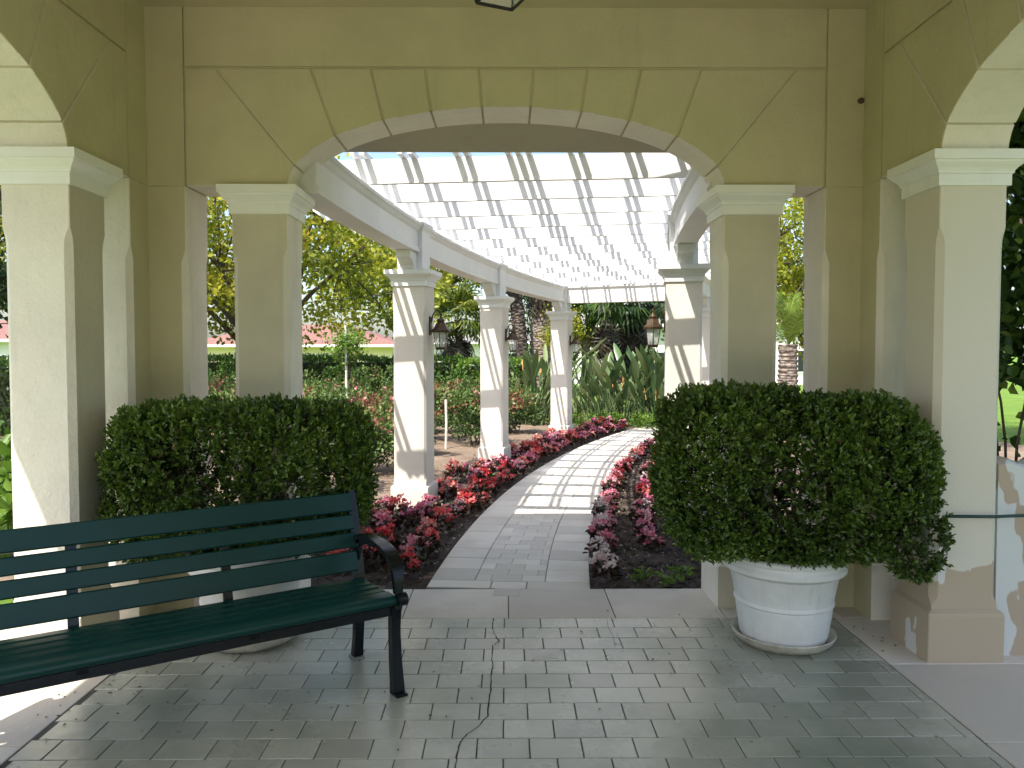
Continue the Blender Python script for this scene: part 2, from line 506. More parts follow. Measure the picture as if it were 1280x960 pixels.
# ------------------------------------------------------------------ path
def path_sheet(name, t0, t1, d0, d1, z, mat):
    vs = []; nd = 80
    for j in range(nd+1):
        d = d0 + (d1-d0)*j/nd
        for t, zz in ((t0, z-0.12), (t0, z), (t1, z), (t1, z-0.12)):
            vs.append(P3(d, t, zz))
    fs = [(j*4+i, j*4+i+1, (j+1)*4+i+1, (j+1)*4+i) for j in range(nd) for i in range(3)]
    me = bpy.data.meshes.new(name); me.from_pydata(vs, [], fs); me.update()
    return link(name, me, mat)
M['pgrout'] = simple('path_joint', (0.22, 0.20, 0.17), 0.95, 0, 0.3, 3)
path = path_sheet('path', -0.532, 0.532, -0.02, 15, -0.006, M['pgrout'])
path['kind'] = 'structure'
def path_piece(name, d0, d1, t0, t1, top=0.0, mat=None, n=1, g=0.003, par=path):
    mb = MB(); rings = []
    for k in range(n+1):
        d = d0 + g + (d1-d0-2*g)*k/n
        rings.append([P3(d, t0+g, top-0.03), P3(d, t1-g, top-0.03), P3(d, t1-g, top-0.002), P3(d, t1-g-0.003, top), P3(d, t0+g+0.003, top), P3(d, t0+g, top-0.002)])
    mb.rings(rings)
    return mb.build(name, mat or M['path'], par)
NB = 50
for k in range(NB):
    d0 = 0.16 + 0.283*k
    for s in (-1, 1):
        a, b = sorted((s*0.235, s*0.532))
        path_piece('border_slab', d0, d0+0.283, a, b, rs.uniform(-0.001, 0.001))
for s in (-1, 1):
    a, b = sorted((s*0.118, s*0.532))
    path_piece('border_slab', 0.0, 0.16, a, b, 0.0)
path_piece('step_tile', 0.0, 0.155, -0.116, 0.116, 0.0)
row = 0; d = 0.16
while d < 4.3:
    off = 0.0 if row % 2 else 0.103
    t = -0.233 - off
    while t < 0.232:
        a, b = max(t, -0.233), min(t+0.206, 0.233)
        if b - a > 0.03:
            path_piece('paving_tile', d, d+0.142, a, b, rs.uniform(-0.0010, 0.0006), g=0.0013)
        t += 0.206
    d += 0.142; row += 1
o = path_piece('far_paving', 4.305, 14.9, -0.233, 0.233, 0.0, n=40)

# ------------------------------------------------------------------ pavilion floor
floor = MB().box(-2.9, 2.9, -0.6, 4.895, -0.14, -0.0055).build('pavilion_floor', M['grout'])
floor['kind'] = 'structure'
ROW = 0.1505; TL = 0.205
tile_cache = {}
def tile_me(w):
    k = round(w, 3)
    if k not in tile_cache:
        g = 0.0022
        tile_cache[k] = MB().box(-w/2+g, w/2-g, -ROW/2+g, ROW/2-g, -0.02, 0, 0.0022).mesh('paving_tile')
        tile_cache[k].materials.append(M['tile'])
    return tile_cache[k]
near = MB()
for j in range(32):
    y1 = 4.353 - ROW*j; yc = y1 - ROW/2
    x = -1.88 - TL + ((0.125 if j % 2 else 0.0225) % TL) - 0.0
    while x < 1.88:
        a, b = max(x, -1.88), min(x+TL, 1.88)
        if b - a > 0.025:
            if j < 13:
                o = link('paving_tile', tile_me(b-a), None, floor, ((a+b)/2, yc, rs.uniform(-0.0010, 0.0008)))
                o.rotation_euler = (rs.uniform(-.0022, .0022), rs.uniform(-.0022, .0022), rs.uniform(-.002, .002))
            else:
                near.box(a+.0022, b-.0022, yc-ROW/2+.0022, yc+ROW/2-.0022, -0.02, 0, 0.0022)
        x += TL
o = near.build('paving_tiles_near_entrance', M['tile'], floor); o['kind'] = 'stuff'
def slab(x0, x1, y0, y1, z=0.0):
    g = 0.003
    MB().box(x0+g, x1-g, y0+g, y1-g, -0.03, z, 0.003).build('border_slab', M['slab'], floor)
xsl = [-2.88, -1.94, -1.26, -0.60, 0.012, 0.63, 1.27, 1.94, 2.88]
for i in range(8):
    slab(xsl[i], xsl[i+1], 4.355, 4.893, rs.uniform(-.001, .001))
for s in (-1, 1):
    ys = [4.353, 3.70, 2.95, 2.2, 1.45, 0.7, -0.1]
    for i in range(6):
        a, b = sorted((s*1.883, s*2.88)); slab(a, b, ys[i+1], ys[i], rs.uniform(-.001, .001))
path_piece('step_tile', -0.155, -0.0, -0.085, 0.085, 0.0022, M['slab'], par=floor)
# the long crack through the paving
def unpx(px, py, z=0.0):
    y = 960*(CAM_H-z)/(py-435.0)
    return ((px-633)/960*y, y)
cp = [(617,777),(615,786),(617.5,797),(624,806),(616,812),(614.5,830),(616,838),(613,850),(613.5,868),(611,884),(609,903),(602,910),(596,918),(583,926),(575,936),(571,946),(569,960),(566,990)]
cq = []
for (a, b), (c, d) in zip(cp[:-1], cp[1:]):
    for k in range(4): cq.append((a+(c-a)*k/4+rs.uniform(-.9, .9), b+(d-b)*k/4))
vs = []; fs = []
for i, (a, b) in enumerate(cq):
    q = unpx(a, b); w = rs.uniform(0.0016, 0.0038)
    vs += [(q[0]-w, q[1], 0.0012), (q[0]+w, q[1], 0.0012)]
    if i: fs.append((2*i-2, 2*i-1, 2*i+1, 2*i))
me = bpy.data.meshes.new('crack'); me.from_pydata(vs, [], fs); me.update()
link('crack', me, M['crack'], floor)
cp = [(760,777),(762,789),(768,800),(771,815)]
vs = []; fs = []
for i, (a, b) in enumerate(cp):
    q = unpx(a, b); w = 0.0012
    vs += [(q[0]-w, q[1], 0.0012), (q[0]+w, q[1], 0.0012)]
    if i: fs.append((2*i-2, 2*i-1, 2*i+1, 2*i))
me = bpy.data.meshes.new('crack'); me.from_pydata(vs, [], fs); me.update()
link('crack', me, M['crack'], floor)

# ------------------------------------------------------------------ pavilion
PC = 2.45; HALF = 2.1; TH = 0.33
ZC = 3.53; ZCAP = 2.50; ASP = 1.284; RISE = 0.46
pav = empty('pavilion', (0, PC, 0))
tag(pav, 'cream stucco garden pavilion with arched openings and white column capitals', 'pavilion')
def arc(u, a=ASP, b=RISE):
    return ZCAP + b*math.sqrt(max(0.0, 1 - (u/a)**2))
def wall(name, rz, U):
    """local: u = x, inner face at y = HALF, outer at HALF+TH"""
    w = empty(name); w.parent = pav; w.rotation_euler = (0, 0, rz)
    y0, y1 = HALF, HALF+TH
    rec = 0.014; g = 0.0065
    # recessed core behind the joints
    a2, b2 = ASP+0.012, RISE+0.012
    us = [-a2*math.cos(PI*k/40) for k in range(41)]
    core = MB()
    top = ZC + 0.12
    poly_l = [(-U, ZCAP+0.008)] + [(u, arc(u, a2, b2) if abs(u) < a2 - 1e-6 else ZCAP+0.008) for u in us] + [(U, ZCAP+0.008)]
    for i in range(len(poly_l)-1):
        (ua, za), (ub, zb) = poly_l[i], poly_l[i+1]
        core.add([(ua,y0+rec,za),(ub,y0+rec,zb),(ub,y0+rec,top),(ua,y0+rec,top),(ua,y1-rec,za),(ub,y1-rec,zb),(ub,y1-rec,top),(ua,y1-rec,top)],
                 [(0,1,2,3),(7,6,5,4),(0,4,5,1),(3,2,6,7)] + ([(0,3,7,4)] if i == 0 else []) + ([(1,5,6,2)] if i == len(poly_l)-2 else []))
    core.build('core', M['wall'], w)
    # voussoirs
    ZT = 3.185
    tops = [-1.872, -1.70, -1.14, -0.79, -0.474, -0.16, 0.16, 0.474, 0.79, 1.14, 1.70, 1.872]
    bots = [None, -1.243, -1.0, -0.72, -0.44, -0.142, 0.142, 0.44, 0.72, 1.0, 1.243, None]
    for i in range(11):
        mb = MB()
        if i == 0 or i == 10:
            s = -1 if i == 0 else 1
            bt, tp = 1.243, 1.70
            low = [(s*1.872, ZCAP)] + [(s*ASP*math.cos(a), ZCAP+RISE*math.sin(a)) for a in np.linspace(0, math.acos(bt/ASP), 8)]
            low[1] = (s*ASP, ZCAP)
            gx, gz = 0.0045, 0.0045
            poly = low[:-1] + [(low[-1][0]+s*gx*0.3, low[-1][1]), (s*(tp+gx), ZT-g), (s*1.872, ZT-g)]
            if s > 0: pass
        else:
            ba, bb = bots[i]+g, bots[i+1]-g; ta, tb = tops[i]+g, tops[i+1]-g
            nn = 8
            poly = [(ba+(bb-ba)*k/nn, arc(ba+(bb-ba)*k/nn)) for k in range(nn+1)] + [(tb, ZT-g), (ta, ZT-g)]
        if i == 10: poly = poly[::-1]
        # bevelled front edge
        cx = sum(p[0] for p in poly)/len(poly); cz = sum(p[1] for p in poly)/len(poly)
        rings = []
        for yy, ins in ((y0, 0.004), (y0+0.004, 0.0), (y1-0.004, 0.0), (y1, 0.004)):
            ring = []
            for (px_, pz_) in poly:
                l = math.hypot(cx-px_, cz-pz_)
                ring.append((px_+(cx-px_)/l*ins, yy, pz_+(cz-pz_)/l*ins))
            rings.append(ring)
        mb.rings(rings)
        vo_ = mb.build('voussoir', M['wall'], w)
        vo_.data.materials.append(M['reveal'])
        for pl in vo_.data.polygons:
            if abs(pl.normal.y) < 0.5: pl.material_index = 1
    MB().box(-1.872, 1.872, y0, y1, ZT+g, ZC+0.10).build('frieze', M['wall'], w)
    # corner piers with chamfered jambs, pilaster above
    for s in (-1, 1):
        mb = MB(); rings = []
        for z, c in ((0.0, 0.002), (0.27, 0.002), (0.30, 0.03), (2.05, 0.03), (2.13, 0.004), (2.497, 0.004)):
            ins = -0.022 if z < 0.28 else 0.0
            j = 1.88 + ins; e = U
            ring = [(j, y0+c+ins), (j+c, y0+ins), (e, y0+ins), (e, y1-ins), (j+c, y1-ins), (j, y1-c-ins)]
            rings.append([(s*p[0], p[1], z) for p in ring])
        mb.rings(rings); cp_ = mb.build('corner_pier', M['reveal'], w)
        cp_.data.materials.append(M['wall'])
        for pl in cp_.data.polygons:
            if pl.normal.y < -0.8: pl.material_index = 1
        a, b = sorted((s*1.883, s*(U-0.002)))
        MB().box(a, b, y0+0.001, y1-0.001, 2.4995, ZC+0.1).build('pilaster', M['wall'], w)
    # columns
    for s in (-1, 1):
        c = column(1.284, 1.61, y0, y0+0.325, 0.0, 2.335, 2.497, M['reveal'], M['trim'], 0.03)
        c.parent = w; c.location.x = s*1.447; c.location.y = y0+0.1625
    return w

CAPP = [(0.014, 0.0), (0.014, 0.33), (0.022, 0.36), (0.022, 0.42), (0.030, 0.50), (0.048, 0.60), (0.056, 0.66), (0.056, 0.70), (0.066, 0.72), (0.066, 1.0)]
col_cache = {}
def column(a, b, y0, y1, z0, zs, zt, mat, trim, cham, plh=0.26):
    w = b-a; dp = y1-y0
    key = (round(w,3), round(dp,3), zs, zt, mat.name, plh)
    if key in col_cache:
        return copy_tree(col_cache[key])
    hw, hd = w/2, dp/2
    def octo(c, ins, z):
        x, y = hw+ins, hd+ins
        return [(-x+c,-y,z),(x-c,-y,z),(x,-y+c,z),(x,y-c,z),(x-c,y,z),(-x+c,y,z),(-x,y-c,z),(-x,-y+c,z)]
    mb = MB()
    tz = zs - 0.20
    mb.rings([octo(0.003, 0, plh-0.02), octo(0.003, 0, plh+0.02), octo(cham, 0, plh+0.06), octo(cham, 0, tz-0.09), octo(cham*0.8, 0, tz-0.05), octo(0.004, 0, tz), octo(0.004, 0, zs+0.01)])
    root = link('column', mb.mesh('column'), mat)
    two = mat is M['reveal']
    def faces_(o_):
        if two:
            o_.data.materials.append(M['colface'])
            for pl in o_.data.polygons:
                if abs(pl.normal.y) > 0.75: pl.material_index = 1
    faces_(root)
    MB().rings([octo(0.005, 0.026, -0.15), octo(0.005, 0.026, plh-0.03), octo(0.005, 0.022, plh-0.015), octo(0.004, 0.002, plh)]).build('plinth', mat, root); faces_(root.children[0])
    H = zt-zs
    def sq(ins, z):
        x, y = hw+ins, hd+ins
        return [(-x,-y,z),(x,-y,z),(x,y,z),(-x,y,z)]
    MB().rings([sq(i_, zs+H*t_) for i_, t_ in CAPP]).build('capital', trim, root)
    col_cache[key] = root
    return root

wall('front_wall', 0, HALF+TH)
wall('left_wall', PI/2, HALF-0.002)
wall('right_wall', -PI/2, HALF-0.002)
wall('back_wall', PI, HALF+TH)
MB().box(-2.2, 2.2, -2.2, 2.2, ZC, ZC+0.06).build('ceiling', M['ceiling'], pav)
# low hip roof with an eave all round
M['eave'] = stucco('shaded_eave_paint', (0.40, 0.37, 0.27), 0.06, 0.002)  # browner colour carries the shade on the eave's fascia and underside
M['roof'] = simple('roof_shingle', (0.30, 0.22, 0.17), 0.9, 0, 0.3, 6, 0.01)
E = 2.43 + 0.50
def sqr(e, z):
    l = e + (0.22 if e > 2.5 else 0.0)      # unseen left eave lengthened to cut the sun on the left pillar
    return [(-l,-e,z),(e,-e,z),(e,e,z),(-l,e,z)]
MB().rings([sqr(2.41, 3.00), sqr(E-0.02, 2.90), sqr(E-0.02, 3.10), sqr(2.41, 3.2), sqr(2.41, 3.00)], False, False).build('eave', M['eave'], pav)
MB().rings([sqr(E, 3.10), sqr(E+0.01, 3.17), sqr(E+0.01, 3.205), sqr(2.3, 3.70), sqr(0.05, 4.7)], False, True).build('roof', M['roof'], pav)

# ------------------------------------------------------------------ pergola
perg = empty('pergola', (0, 4.9, 0))
tag(perg, 'curved white pergola with slatted roof on stucco columns over the path', 'pergola')
def pbuild(mb, name, mat, smooth=False, angle=None):
    """points are world points; store them relative to the pergola empty"""
    mb.v = [(x, y-4.9, z) for x, y, z in mb.v]
    return mb.build(name, mat, perg, smooth, angle)
COLD = [2.47, 5.55, 8.80]
TW = 1.25
TWS = {-1: -1.25, 1: 1.34}
ZCB, ZCT, ZB0, ZB1 = 2.18, 2.335, 2.50, 2.775
for sd_ in (-1, 1):
    for d in COLD:
        p = P2(d, TWS[sd_])
        c = column(0, 0.325, 0, 0.325, 0, ZCB, ZCT, M['pcol'], M['pergola_white'], 0.02, 0.25)
        c.parent = perg
        c.location = (p[0], p[1]-4.9, zg(p[1]))
        c.rotation_euler = (0, 0, -head(d))
def sweep(prof, d0, d1, t, n):
    """prof: (dt, z) closed loop swept along the walk at offset t"""
    mb = MB()
    mb.rings([[P3(d0+(d1-d0)*k/n, t+a, z) for a, z in prof] for k in range(n+1)])
    return mb
def beam_prof():
    h = 0.10
    s = [(h, ZB0), (h, ZB0+0.045), (h-0.012, ZB0+0.055), (h-0.012, ZB1-0.075), (h+0.004, ZB1-0.06), (h+0.02, ZB1-0.035), (h+0.034, ZB1-0.025), (h+0.034, ZB1)]
    return s + [(-a, z) for a, z in s[::-1]]
for sd_ in (-1, 1):
    ds = [-0.22 if sd_ < 0 else -0.0] + COLD
    for i in range(3):
        g = 0.10
        pbuild(sweep(beam_prof(), ds[i] + (g if i else 0), ds[i+1]-g, TWS[sd_], 14), 'beam', M['pergola_white'])
    for d in COLD:
        # post block above the capital
        def rect(hw, z, d=d):
            return [P3(d-hw, TWS[sd_]-hw, z), P3(d-hw, TWS[sd_]+hw, z), P3(d+hw, TWS[sd_]+hw, z), P3(d+hw, TWS[sd_]-hw, z)]
        pbuild(MB().rings([rect(0.125, ZCT-0.001), rect(0.125, ZB1-0.08), rect(0.128, ZB1-0.06), rect(0.15, ZB1-0.02), rect(0.155, ZB1+0.012)]), 'post_block', M['pergola_white'])
        for sg in (-1, 1):
            pr = [(0.12, ZCT+0.002), (0.20, ZCT+0.002), (0.215, ZCT+0.035), (0.25, ZCT+0.06), (0.275, ZCT+0.085), (0.33, ZCT+0.10), (0.33, ZB0-0.002), (0.12, ZB0-0.002)]
            rings = [[P3(d+sg*a, TWS[sd_]+tt_, z) for a, z in pr] for tt_ in (-0.07, 0.07)]
            pbuild(MB().rings(rings), 'corbel', M['pergola_white'])
# end beam across the far columns
de = COLD[-1] + 0.02
hw = 0.09
pr = [(-hw, ZB0-0.02), (hw, ZB0-0.02), (hw, ZB1-0.06), (hw+0.03, ZB1-0.02), (hw+0.03, ZB1+0.004), (-hw-0.03, ZB1+0.004), (-hw-0.03, ZB1-0.02), (-hw, ZB1-0.06), ]
pbuild(MB().rings([[P3(de+a, t, z) for a, z in pr] for t in (-TW+0.13, 0, 1.34-0.13)]), 'beam', M['pergola_white'])
# rafters: deep boards set on edge
ZR0, ZR1 = 2.80, 2.985
d = 0.86; ri = 0
while d < 9.0:
    th = 0.02; e = 2.15; sag = rs.uniform(-0.006, 0.006); tw_ = rs.uniform(-0.006, 0.006)
    rings = []
    for t, lift in ((-e, 0.09), (-e+0.14, 0.0), (-1.3, 0), (-0.6, 0), (0.0, sag), (0.6, 0), (e-0.14, 0.0), (e, 0.09)):
        wv = 0.006*math.sin(t*2.1+ri*1.7)
        rings.append([P3(d-th+wv+tw_, t, ZR0+lift), P3(d+th+wv+tw_, t, ZR0+lift), P3(d+th+wv, t, ZR1), P3(d-th+wv, t, ZR1)])
    pbuild(MB().rings(rings), 'rafter', M['pergola_white'])
    d += 0.665; ri += 1
# battens along the walk in pairs on top of the rafters
for tc in (-2.06, -1.62, -1.19, -0.83, -0.42, 0.0, 0.42, 0.83, 1.19, 1.62, 2.06):
    offs = (-0.038, 0.038) if abs(tc) > 0.01 else (-0.075, 0.0, 0.075)
    for of in offs:
        hw = 0.0185
        pbuild(sweep([(of-hw, ZR1+0.002), (of+hw, ZR1+0.002), (of+hw, ZR1+0.036), (of-hw, ZR1+0.036)], 0.72, 9.1, tc, 30), 'batten', M['pergola_white'])

# ------------------------------------------------------------------ lanterns
def coach_lantern(name):
    root = empty(name)
    # local: hangs at x = 0, wall is towards +x
    n = 6
    MB().lathe([(0.052, -0.215), (0.056, -0.205), (0.056, -0.195), (0.05, -0.19)], n, rot=PI/6).build('base', M['bronze'], root)
    gl = MB(); gl.rings([[(r_*math.cos(2*PI*k/n+PI/6), r_*math.sin(2*PI*k/n+PI/6), z) for k in range(n)] for r_, z in ((0.05, -0.19), (0.075, -0.04))], False, False)
    gl.build('glass', M['glass'], root)
    for k in range(n):
        a = 2*PI*k/n+PI/6
        MB().tube([(0.052*math.cos(a), 0.052*math.sin(a), -0.195), (0.078*math.cos(a), 0.078*math.sin(a), -0.035)], 0.004, 5).build('bar', M['bronze'], root)
    MB().lathe([(0.098, -0.045), (0.102, -0.03), (0.10, -0.022), (0.075, -0.005), (0.045, 0.05), (0.028, 0.055)], n, rot=PI/6).build('roof', M['bronze'], root)
    MB().lathe([(0.03, 0.052), (0.038, 0.066), (0.032, 0.085), (0.012, 0.095), (0.008, 0.12), (0.014, 0.13), (0.004, 0.145)], 12).build('finial', M['bronze'], root, True)
    MB().lathe([(0.012, -0.19), (0.012, -0.12), (0.006, -0.09)], 8).build('candle', M['trim'], root, True)
    MB().tube([(0.0, 0, 0.12), (0.02, 0, 0.165), (0.055, 0, 0.168), (0.085, 0, 0.12), (0.092, 0, 0.07), (0.105, 0, 0.05)], 0.007, 6).build('bracket_arm', M['bronze'], root, True)
    MB().box(0.100, 0.114, -0.035, 0.035, -0.07, 0.11, 0.003).build('back_plate', M['bronze'], root)
    return root
lan0 = None
for sd_, i in ((-1, 0), (-1, 1), (-1, 2), (1, 0)):
    d = COLD[i]
    q = P2(d, (TWS[sd_]-sd_*(0.325/2+0.112)))
    lo = (q[0], q[1], zg(q[1]) + (1.78 if sd_ < 0 else 1.80))
    if lan0 is None:
        lan = lan0 = coach_lantern('wall_lantern')
    else:
        lan = copy_tree(lan0)
    lan.location = lo
    lan.rotation_euler = (0, 0, -head(d) + (PI if sd_ < 0 else 0))
    tag(lan, {(-1, 0): 'bronze coach lantern on the nearest left pergola column, wires hanging from it', (-1, 1): 'bronze coach lantern on the middle left pergola column',
              (-1, 2): 'bronze coach lantern on the farthest left pergola column', (1, 0): 'bronze coach lantern with clear glass on the right pergola column'}[(sd_, i)], 'lantern', 'wall lanterns on the pergola columns')
    if (sd_, i) == (-1, 0):
        for k in range(4):
            a = k*1.6
            MB().tube([(0.03*math.cos(a), 0.03*math.sin(a), -0.2), (0.05*math.cos(a+.4), 0.05*math.sin(a+.4), -0.25), (0.035*math.cos(a+1), 0.035*math.sin(a+1), -0.27-0.012*k), (0.05*math.cos(a+1.3), 0.05*math.sin(a+1.3), -0.245)], 0.004, 5).build('loose_wire', M['blackmetal'], lan)

# lantern under the pavilion ceiling
hl = empty('hanging_lantern', (-0.012, 2.45, 0), R(24))
tag(hl, 'black framed glass lantern hanging from the pavilion ceiling', 'lantern')
HB = 2.645
def sq4(h, z): return [(-h,-h,z),(h,-h,z),(h,h,z),(-h,h,z)]
for (x, y) in ((-1,-1),(1,-1),(1,1),(-1,1)):
    MB().tube([(x*0.062, y*0.062, HB), (x*0.088, y*0.088, HB+0.26)], 0.0055, 6).build('bar', M['blackmetal'], hl)
for k in range(4):
    a = sq4(0.062, HB)[k]; b = sq4(0.062, HB)[(k+1) % 4]
    MB().tube([a, b], 0.0055, 6).build('bottom_rail', M['blackmetal'], hl)
    a = sq4(0.088, HB+0.26)[k]; b = sq4(0.088, HB+0.26)[(k+1) % 4]
    MB().tube([a, b], 0.0065, 6).build('top_rail', M['blackmetal'], hl)
    MB().add([sq4(0.06, HB+0.002)[k], sq4(0.06, HB+0.002)[(k+1) % 4], sq4(0.086, HB+0.26)[(k+1) % 4], sq4(0.086, HB+0.26)[k]], [(0, 1, 2, 3)]).build('pane', M['glass'], hl)
MB().rings([sq4(0.105, HB+0.265), sq4(0.10, HB+0.28), sq4(0.03, HB+0.38), sq4(0.02, HB+0.4)]).build('roof', M['blackmetal'], hl)
MB().tube([(0, 0, HB+0.39), (0, 0, ZC-0.02)], 0.006, 8).build('rod', M['blackmetal'], hl)
MB().lathe([(0.055, ZC-0.03), (0.055, ZC-0.015), (0.04, ZC-0.002)], 20).build('ceiling_rose', M['blackmetal'], hl)
MB().lathe([(0.012, HB+0.12), (0.022, HB+0.15), (0.022, HB+0.2), (0.012, HB+0.24)], 10).build('bulb', M['trim'], hl, True)

# ------------------------------------------------------------------ bench
BL = 1.83
bench = empty('bench', (-2.044, 2.412, 0), math.atan2(0.5426, 0.84))
tag(bench, 'dark green slatted park bench with black cast iron frame on the tiles', 'bench')
def slat(y, z, w, th, ang, name, x0=0.0, x1=BL, nose=False):
    """board along x, centre (y,z), width w in the yz-plane at angle ang, thickness th"""
    ca, sa = math.cos(ang), math.sin(ang); b = 0.006
    h = w/2; k = th/2
    if nose:
        loop = [(-h+0.02, -k)] + [(-h+0.022+0.026*math.cos(a), 0.006-0.01+0.024*math.sin(a)) for a in np.linspace(-PI*0.65, -PI*1.42, 7)] + [(h-b, k), (h, k-b), (h, -k+b), (h-b, -k)]
    else:
        loop = [(-h+b, -k), (-h, -k+b), (-h, k-b), (-h+b, k), (h-b, k), (h, k-b), (h, -k+b), (h-b, -k)]
    ring = [(y+a*ca-c*sa, z+a*sa+c*ca) for a, c in loop]
    MB().rings([[(x, p[0], p[1]) for p in ring] for x in (x0, x0+(x1-x0)*0.5, x1)]).build(name, M['bench_slat'], bench, angle=R(40))
slat(0.018, 0.428, 0.10, 0.036, 0.0, 'seat_slat', nose=True)
for k in range(4):
    y = 0.112 + 0.081*k
    slat(y, 0.428-0.05*(y-0.05), 0.062, 0.03, -0.05, 'seat_slat')
BT = R(75)
yb, zb = 0.425, 0.46
dirb = (math.cos(BT), math.sin(BT))
for s0, w in ((0.0, 0.098), (0.113, 0.074), (0.202, 0.074), (0.291, 0.094)):
    c = s0 + w/2 - 0.008
    slat(yb+dirb[0]*c, zb+dirb[1]*c, w, 0.030, BT, 'back_slat')
def end_frame(x):
    f = MB()
    # rear leg and back upright in one sweep
    f.bar([(x, 0.47, 0.0), (x, 0.452, 0.10), (x, 0.435, 0.25), (x, 0.440, 0.40), (x, 0.452, 0.46), (x, 0.482, 0.60), (x, 0.515, 0.72), (x, 0.538, 0.805), (x, 0.545, 0.83)], 0.04, [0.05, 0.045, 0.045, 0.055, 0.055, 0.05, 0.046, 0.042, 0.03], (1, 0, 0))
    lg = f.build('rear_leg', M['bench_iron'], bench, angle=R(50))
    MB().bar([(x, -0.012, 0.0), (x, -0.006, 0.05), (x, 0.010, 0.16), (x, 0.018, 0.28), (x, 0.012, 0.37), (x, -0.004, 0.41)], 0.042, [0.058, 0.052, 0.046, 0.042, 0.046, 0.05], (1, 0, 0)).build('front_leg', M['bench_iron'], bench, angle=R(50))
    # seat rail of the end casting
    MB().bar([(x, -0.03, 0.408), (x, 0.1, 0.395), (x, 0.25, 0.385), (x, 0.44, 0.395)], 0.042, 0.032, (1, 0, 0)).build('seat_rail', M['bench_iron'], bench)
    sg = 1 if x > 1 else -1
    MB().lathe([(0.03, -0.02), (0.034, -0.016), (0.034, 0.016), (0.03, 0.02)], 18).mesh('hub')
    hb = MB(); hb.rings([[(x+sg*xx, -0.035+r_*math.cos(2*PI*k/18), 0.432+r_*math.sin(2*PI*k/18)) for k in range(18)] for xx, r_ in ((-0.01, 0.028), (0.012, 0.03), (0.03, 0.03), (0.036, 0.024))])
    hb.build('knob', M['bench_iron'], bench, angle=R(40))
    # looped arm rest
    pts = []
    for a in np.linspace(0, 1, 15):
        th = PI*(1.0-a)
        yy = 0.235 + 0.215*math.cos(PI-th) * (1) if False else None
    arm = [(0.478, 0.575), (0.45, 0.605), (0.39, 0.630), (0.30, 0.642), (0.20, 0.642), (0.11, 0.634), (0.04, 0.614), (0.0, 0.580), (-0.018, 0.54), (-0.022, 0.50), (-0.024, 0.455)]
    MB().bar([(x, a, b) for a, b in arm], [0.03, 0.028, 0.024, 0.022, 0.022, 0.022, 0.024, 0.026, 0.028, 0.028, 0.028], [0.04, 0.045, 0.05, 0.056, 0.06, 0.062, 0.062, 0.058, 0.05, 0.042, 0.036], (1, 0, 0)).build('arm_rest', M['bench_iron'], bench, angle=R(55))
    # lower curl that ties the arm to the back
    MB().bar([(x, 0.455, 0.50), (x, 0.41, 0.585), (x, 0.33, 0.618), (x, 0.22, 0.622)], 0.026, 0.014, (1, 0, 0)).build('arm_brace', M['bench_iron'], bench, angle=R(55))
    for yy in (-0.02, 0.475):
        MB().box(x-0.028, x+0.028, yy-0.045, yy+0.03, 0.001, 0.012, 0.003).build('foot', M['bench_iron'] if yy < 0 else M['steel'], bench)
for x in (BL+0.012, -0.012): end_frame(x)
for x in (0.61, 1.22):
    MB().bar([(x, 0.36, 0.385), (x, 0.445, 0.40), (x, 0.462, 0.46), (x, 0.489, 0.56), (x, 0.530, 0.725), (x, 0.541, 0.77)], 0.016, 0.042, (1, 0, 0)).build('back_strap', M['bench_iron'], bench)
    MB().box(x-0.02, x+0.02, 0.0, 0.40, 0.372, 0.388).build('seat_strap', M['bench_iron'], bench)
MB().box(0.0, BL, 0.0, 0.035, 0.352, 0.396, 0.004).build('front_rail', M['bench_iron'], bench)
MB().tube([(0, 0.43, 0.30), (BL, 0.43, 0.30)], 0.012, 8).build('rear_stretcher', M['bench_iron'], bench, True)

# ------------------------------------------------------------------ pots and clipped shrubs
M['pot'] = None
def pot_mat():
    m, N, L, P = nt('white_pot')
    v = objcoord(N, L)
    n1 = noise(N, L, v, 7, 6, 0.65); n2 = noise(N, L, objcoord(N, L, (14, 14, 1.6)), 1.5, 5, 0.6)
    c = ramp(N, L, n1, [(0.3, (0.66, 0.67, 0.66)), (0.7, (0.78, 0.79, 0.78))])
    c = mix(N, L, c, (0.42, 0.40, 0.34), ramp(N, L, n2, [(0.55, (0, 0, 0)), (0.8, (0.4, 0.4, 0.4))]))
    L.new(c, P.inputs['Base Color']); P.inputs['Roughness'].default_value = 0.6
    L.new(bump(N, L, n1, 0.004, 0.5), P.inputs['Normal'])
    return m
M['pot'] = pot_mat()
M['saucer'] = simple('stained_saucer', (0.50, 0.47, 0.39), 0.75, 0, 0.35, 12, 0.002)
def make_pot(name, loc, label):
    root = empty(name, loc)
    tag(root, label, 'pot', 'white flower pots under the clipped shrubs')
    MB().lathe([(0.216, 0.03), (0.224, 0.05), (0.242, 0.17), (0.246, 0.215), (0.254, 0.222), (0.254, 0.232), (0.249, 0.24), (0.275, 0.375), (0.283, 0.385), (0.303, 0.392), (0.312, 0.402), (0.314, 0.425), (0.306, 0.437), (0.306, 0.452), (0.316, 0.460), (0.318, 0.478), (0.308, 0.486), (0.288, 0.486), (0.280, 0.47), (0.278, 0.44), (0.05, 0.43)], 64).build('bowl', M['pot'], root, angle=R(35))
    MB().lathe([(0.20, 0.002), (0.225, 0.004), (0.252, 0.03), (0.266, 0.056), (0.262, 0.062), (0.254, 0.058), (0.238, 0.034), (0.215, 0.022), (0.05, 0.02)], 56).build('saucer', M['saucer'], root, angle=R(50))
    MB().lathe([(0.274, 0.44), (0.2, 0.448), (0.02, 0.452)], 40).build('potting_soil', M['bedsoil'], root, True)
    return root
make_pot('flower_pot', (1.47, 4.02, 0), 'white round pot with saucer beside the right-hand arch column')
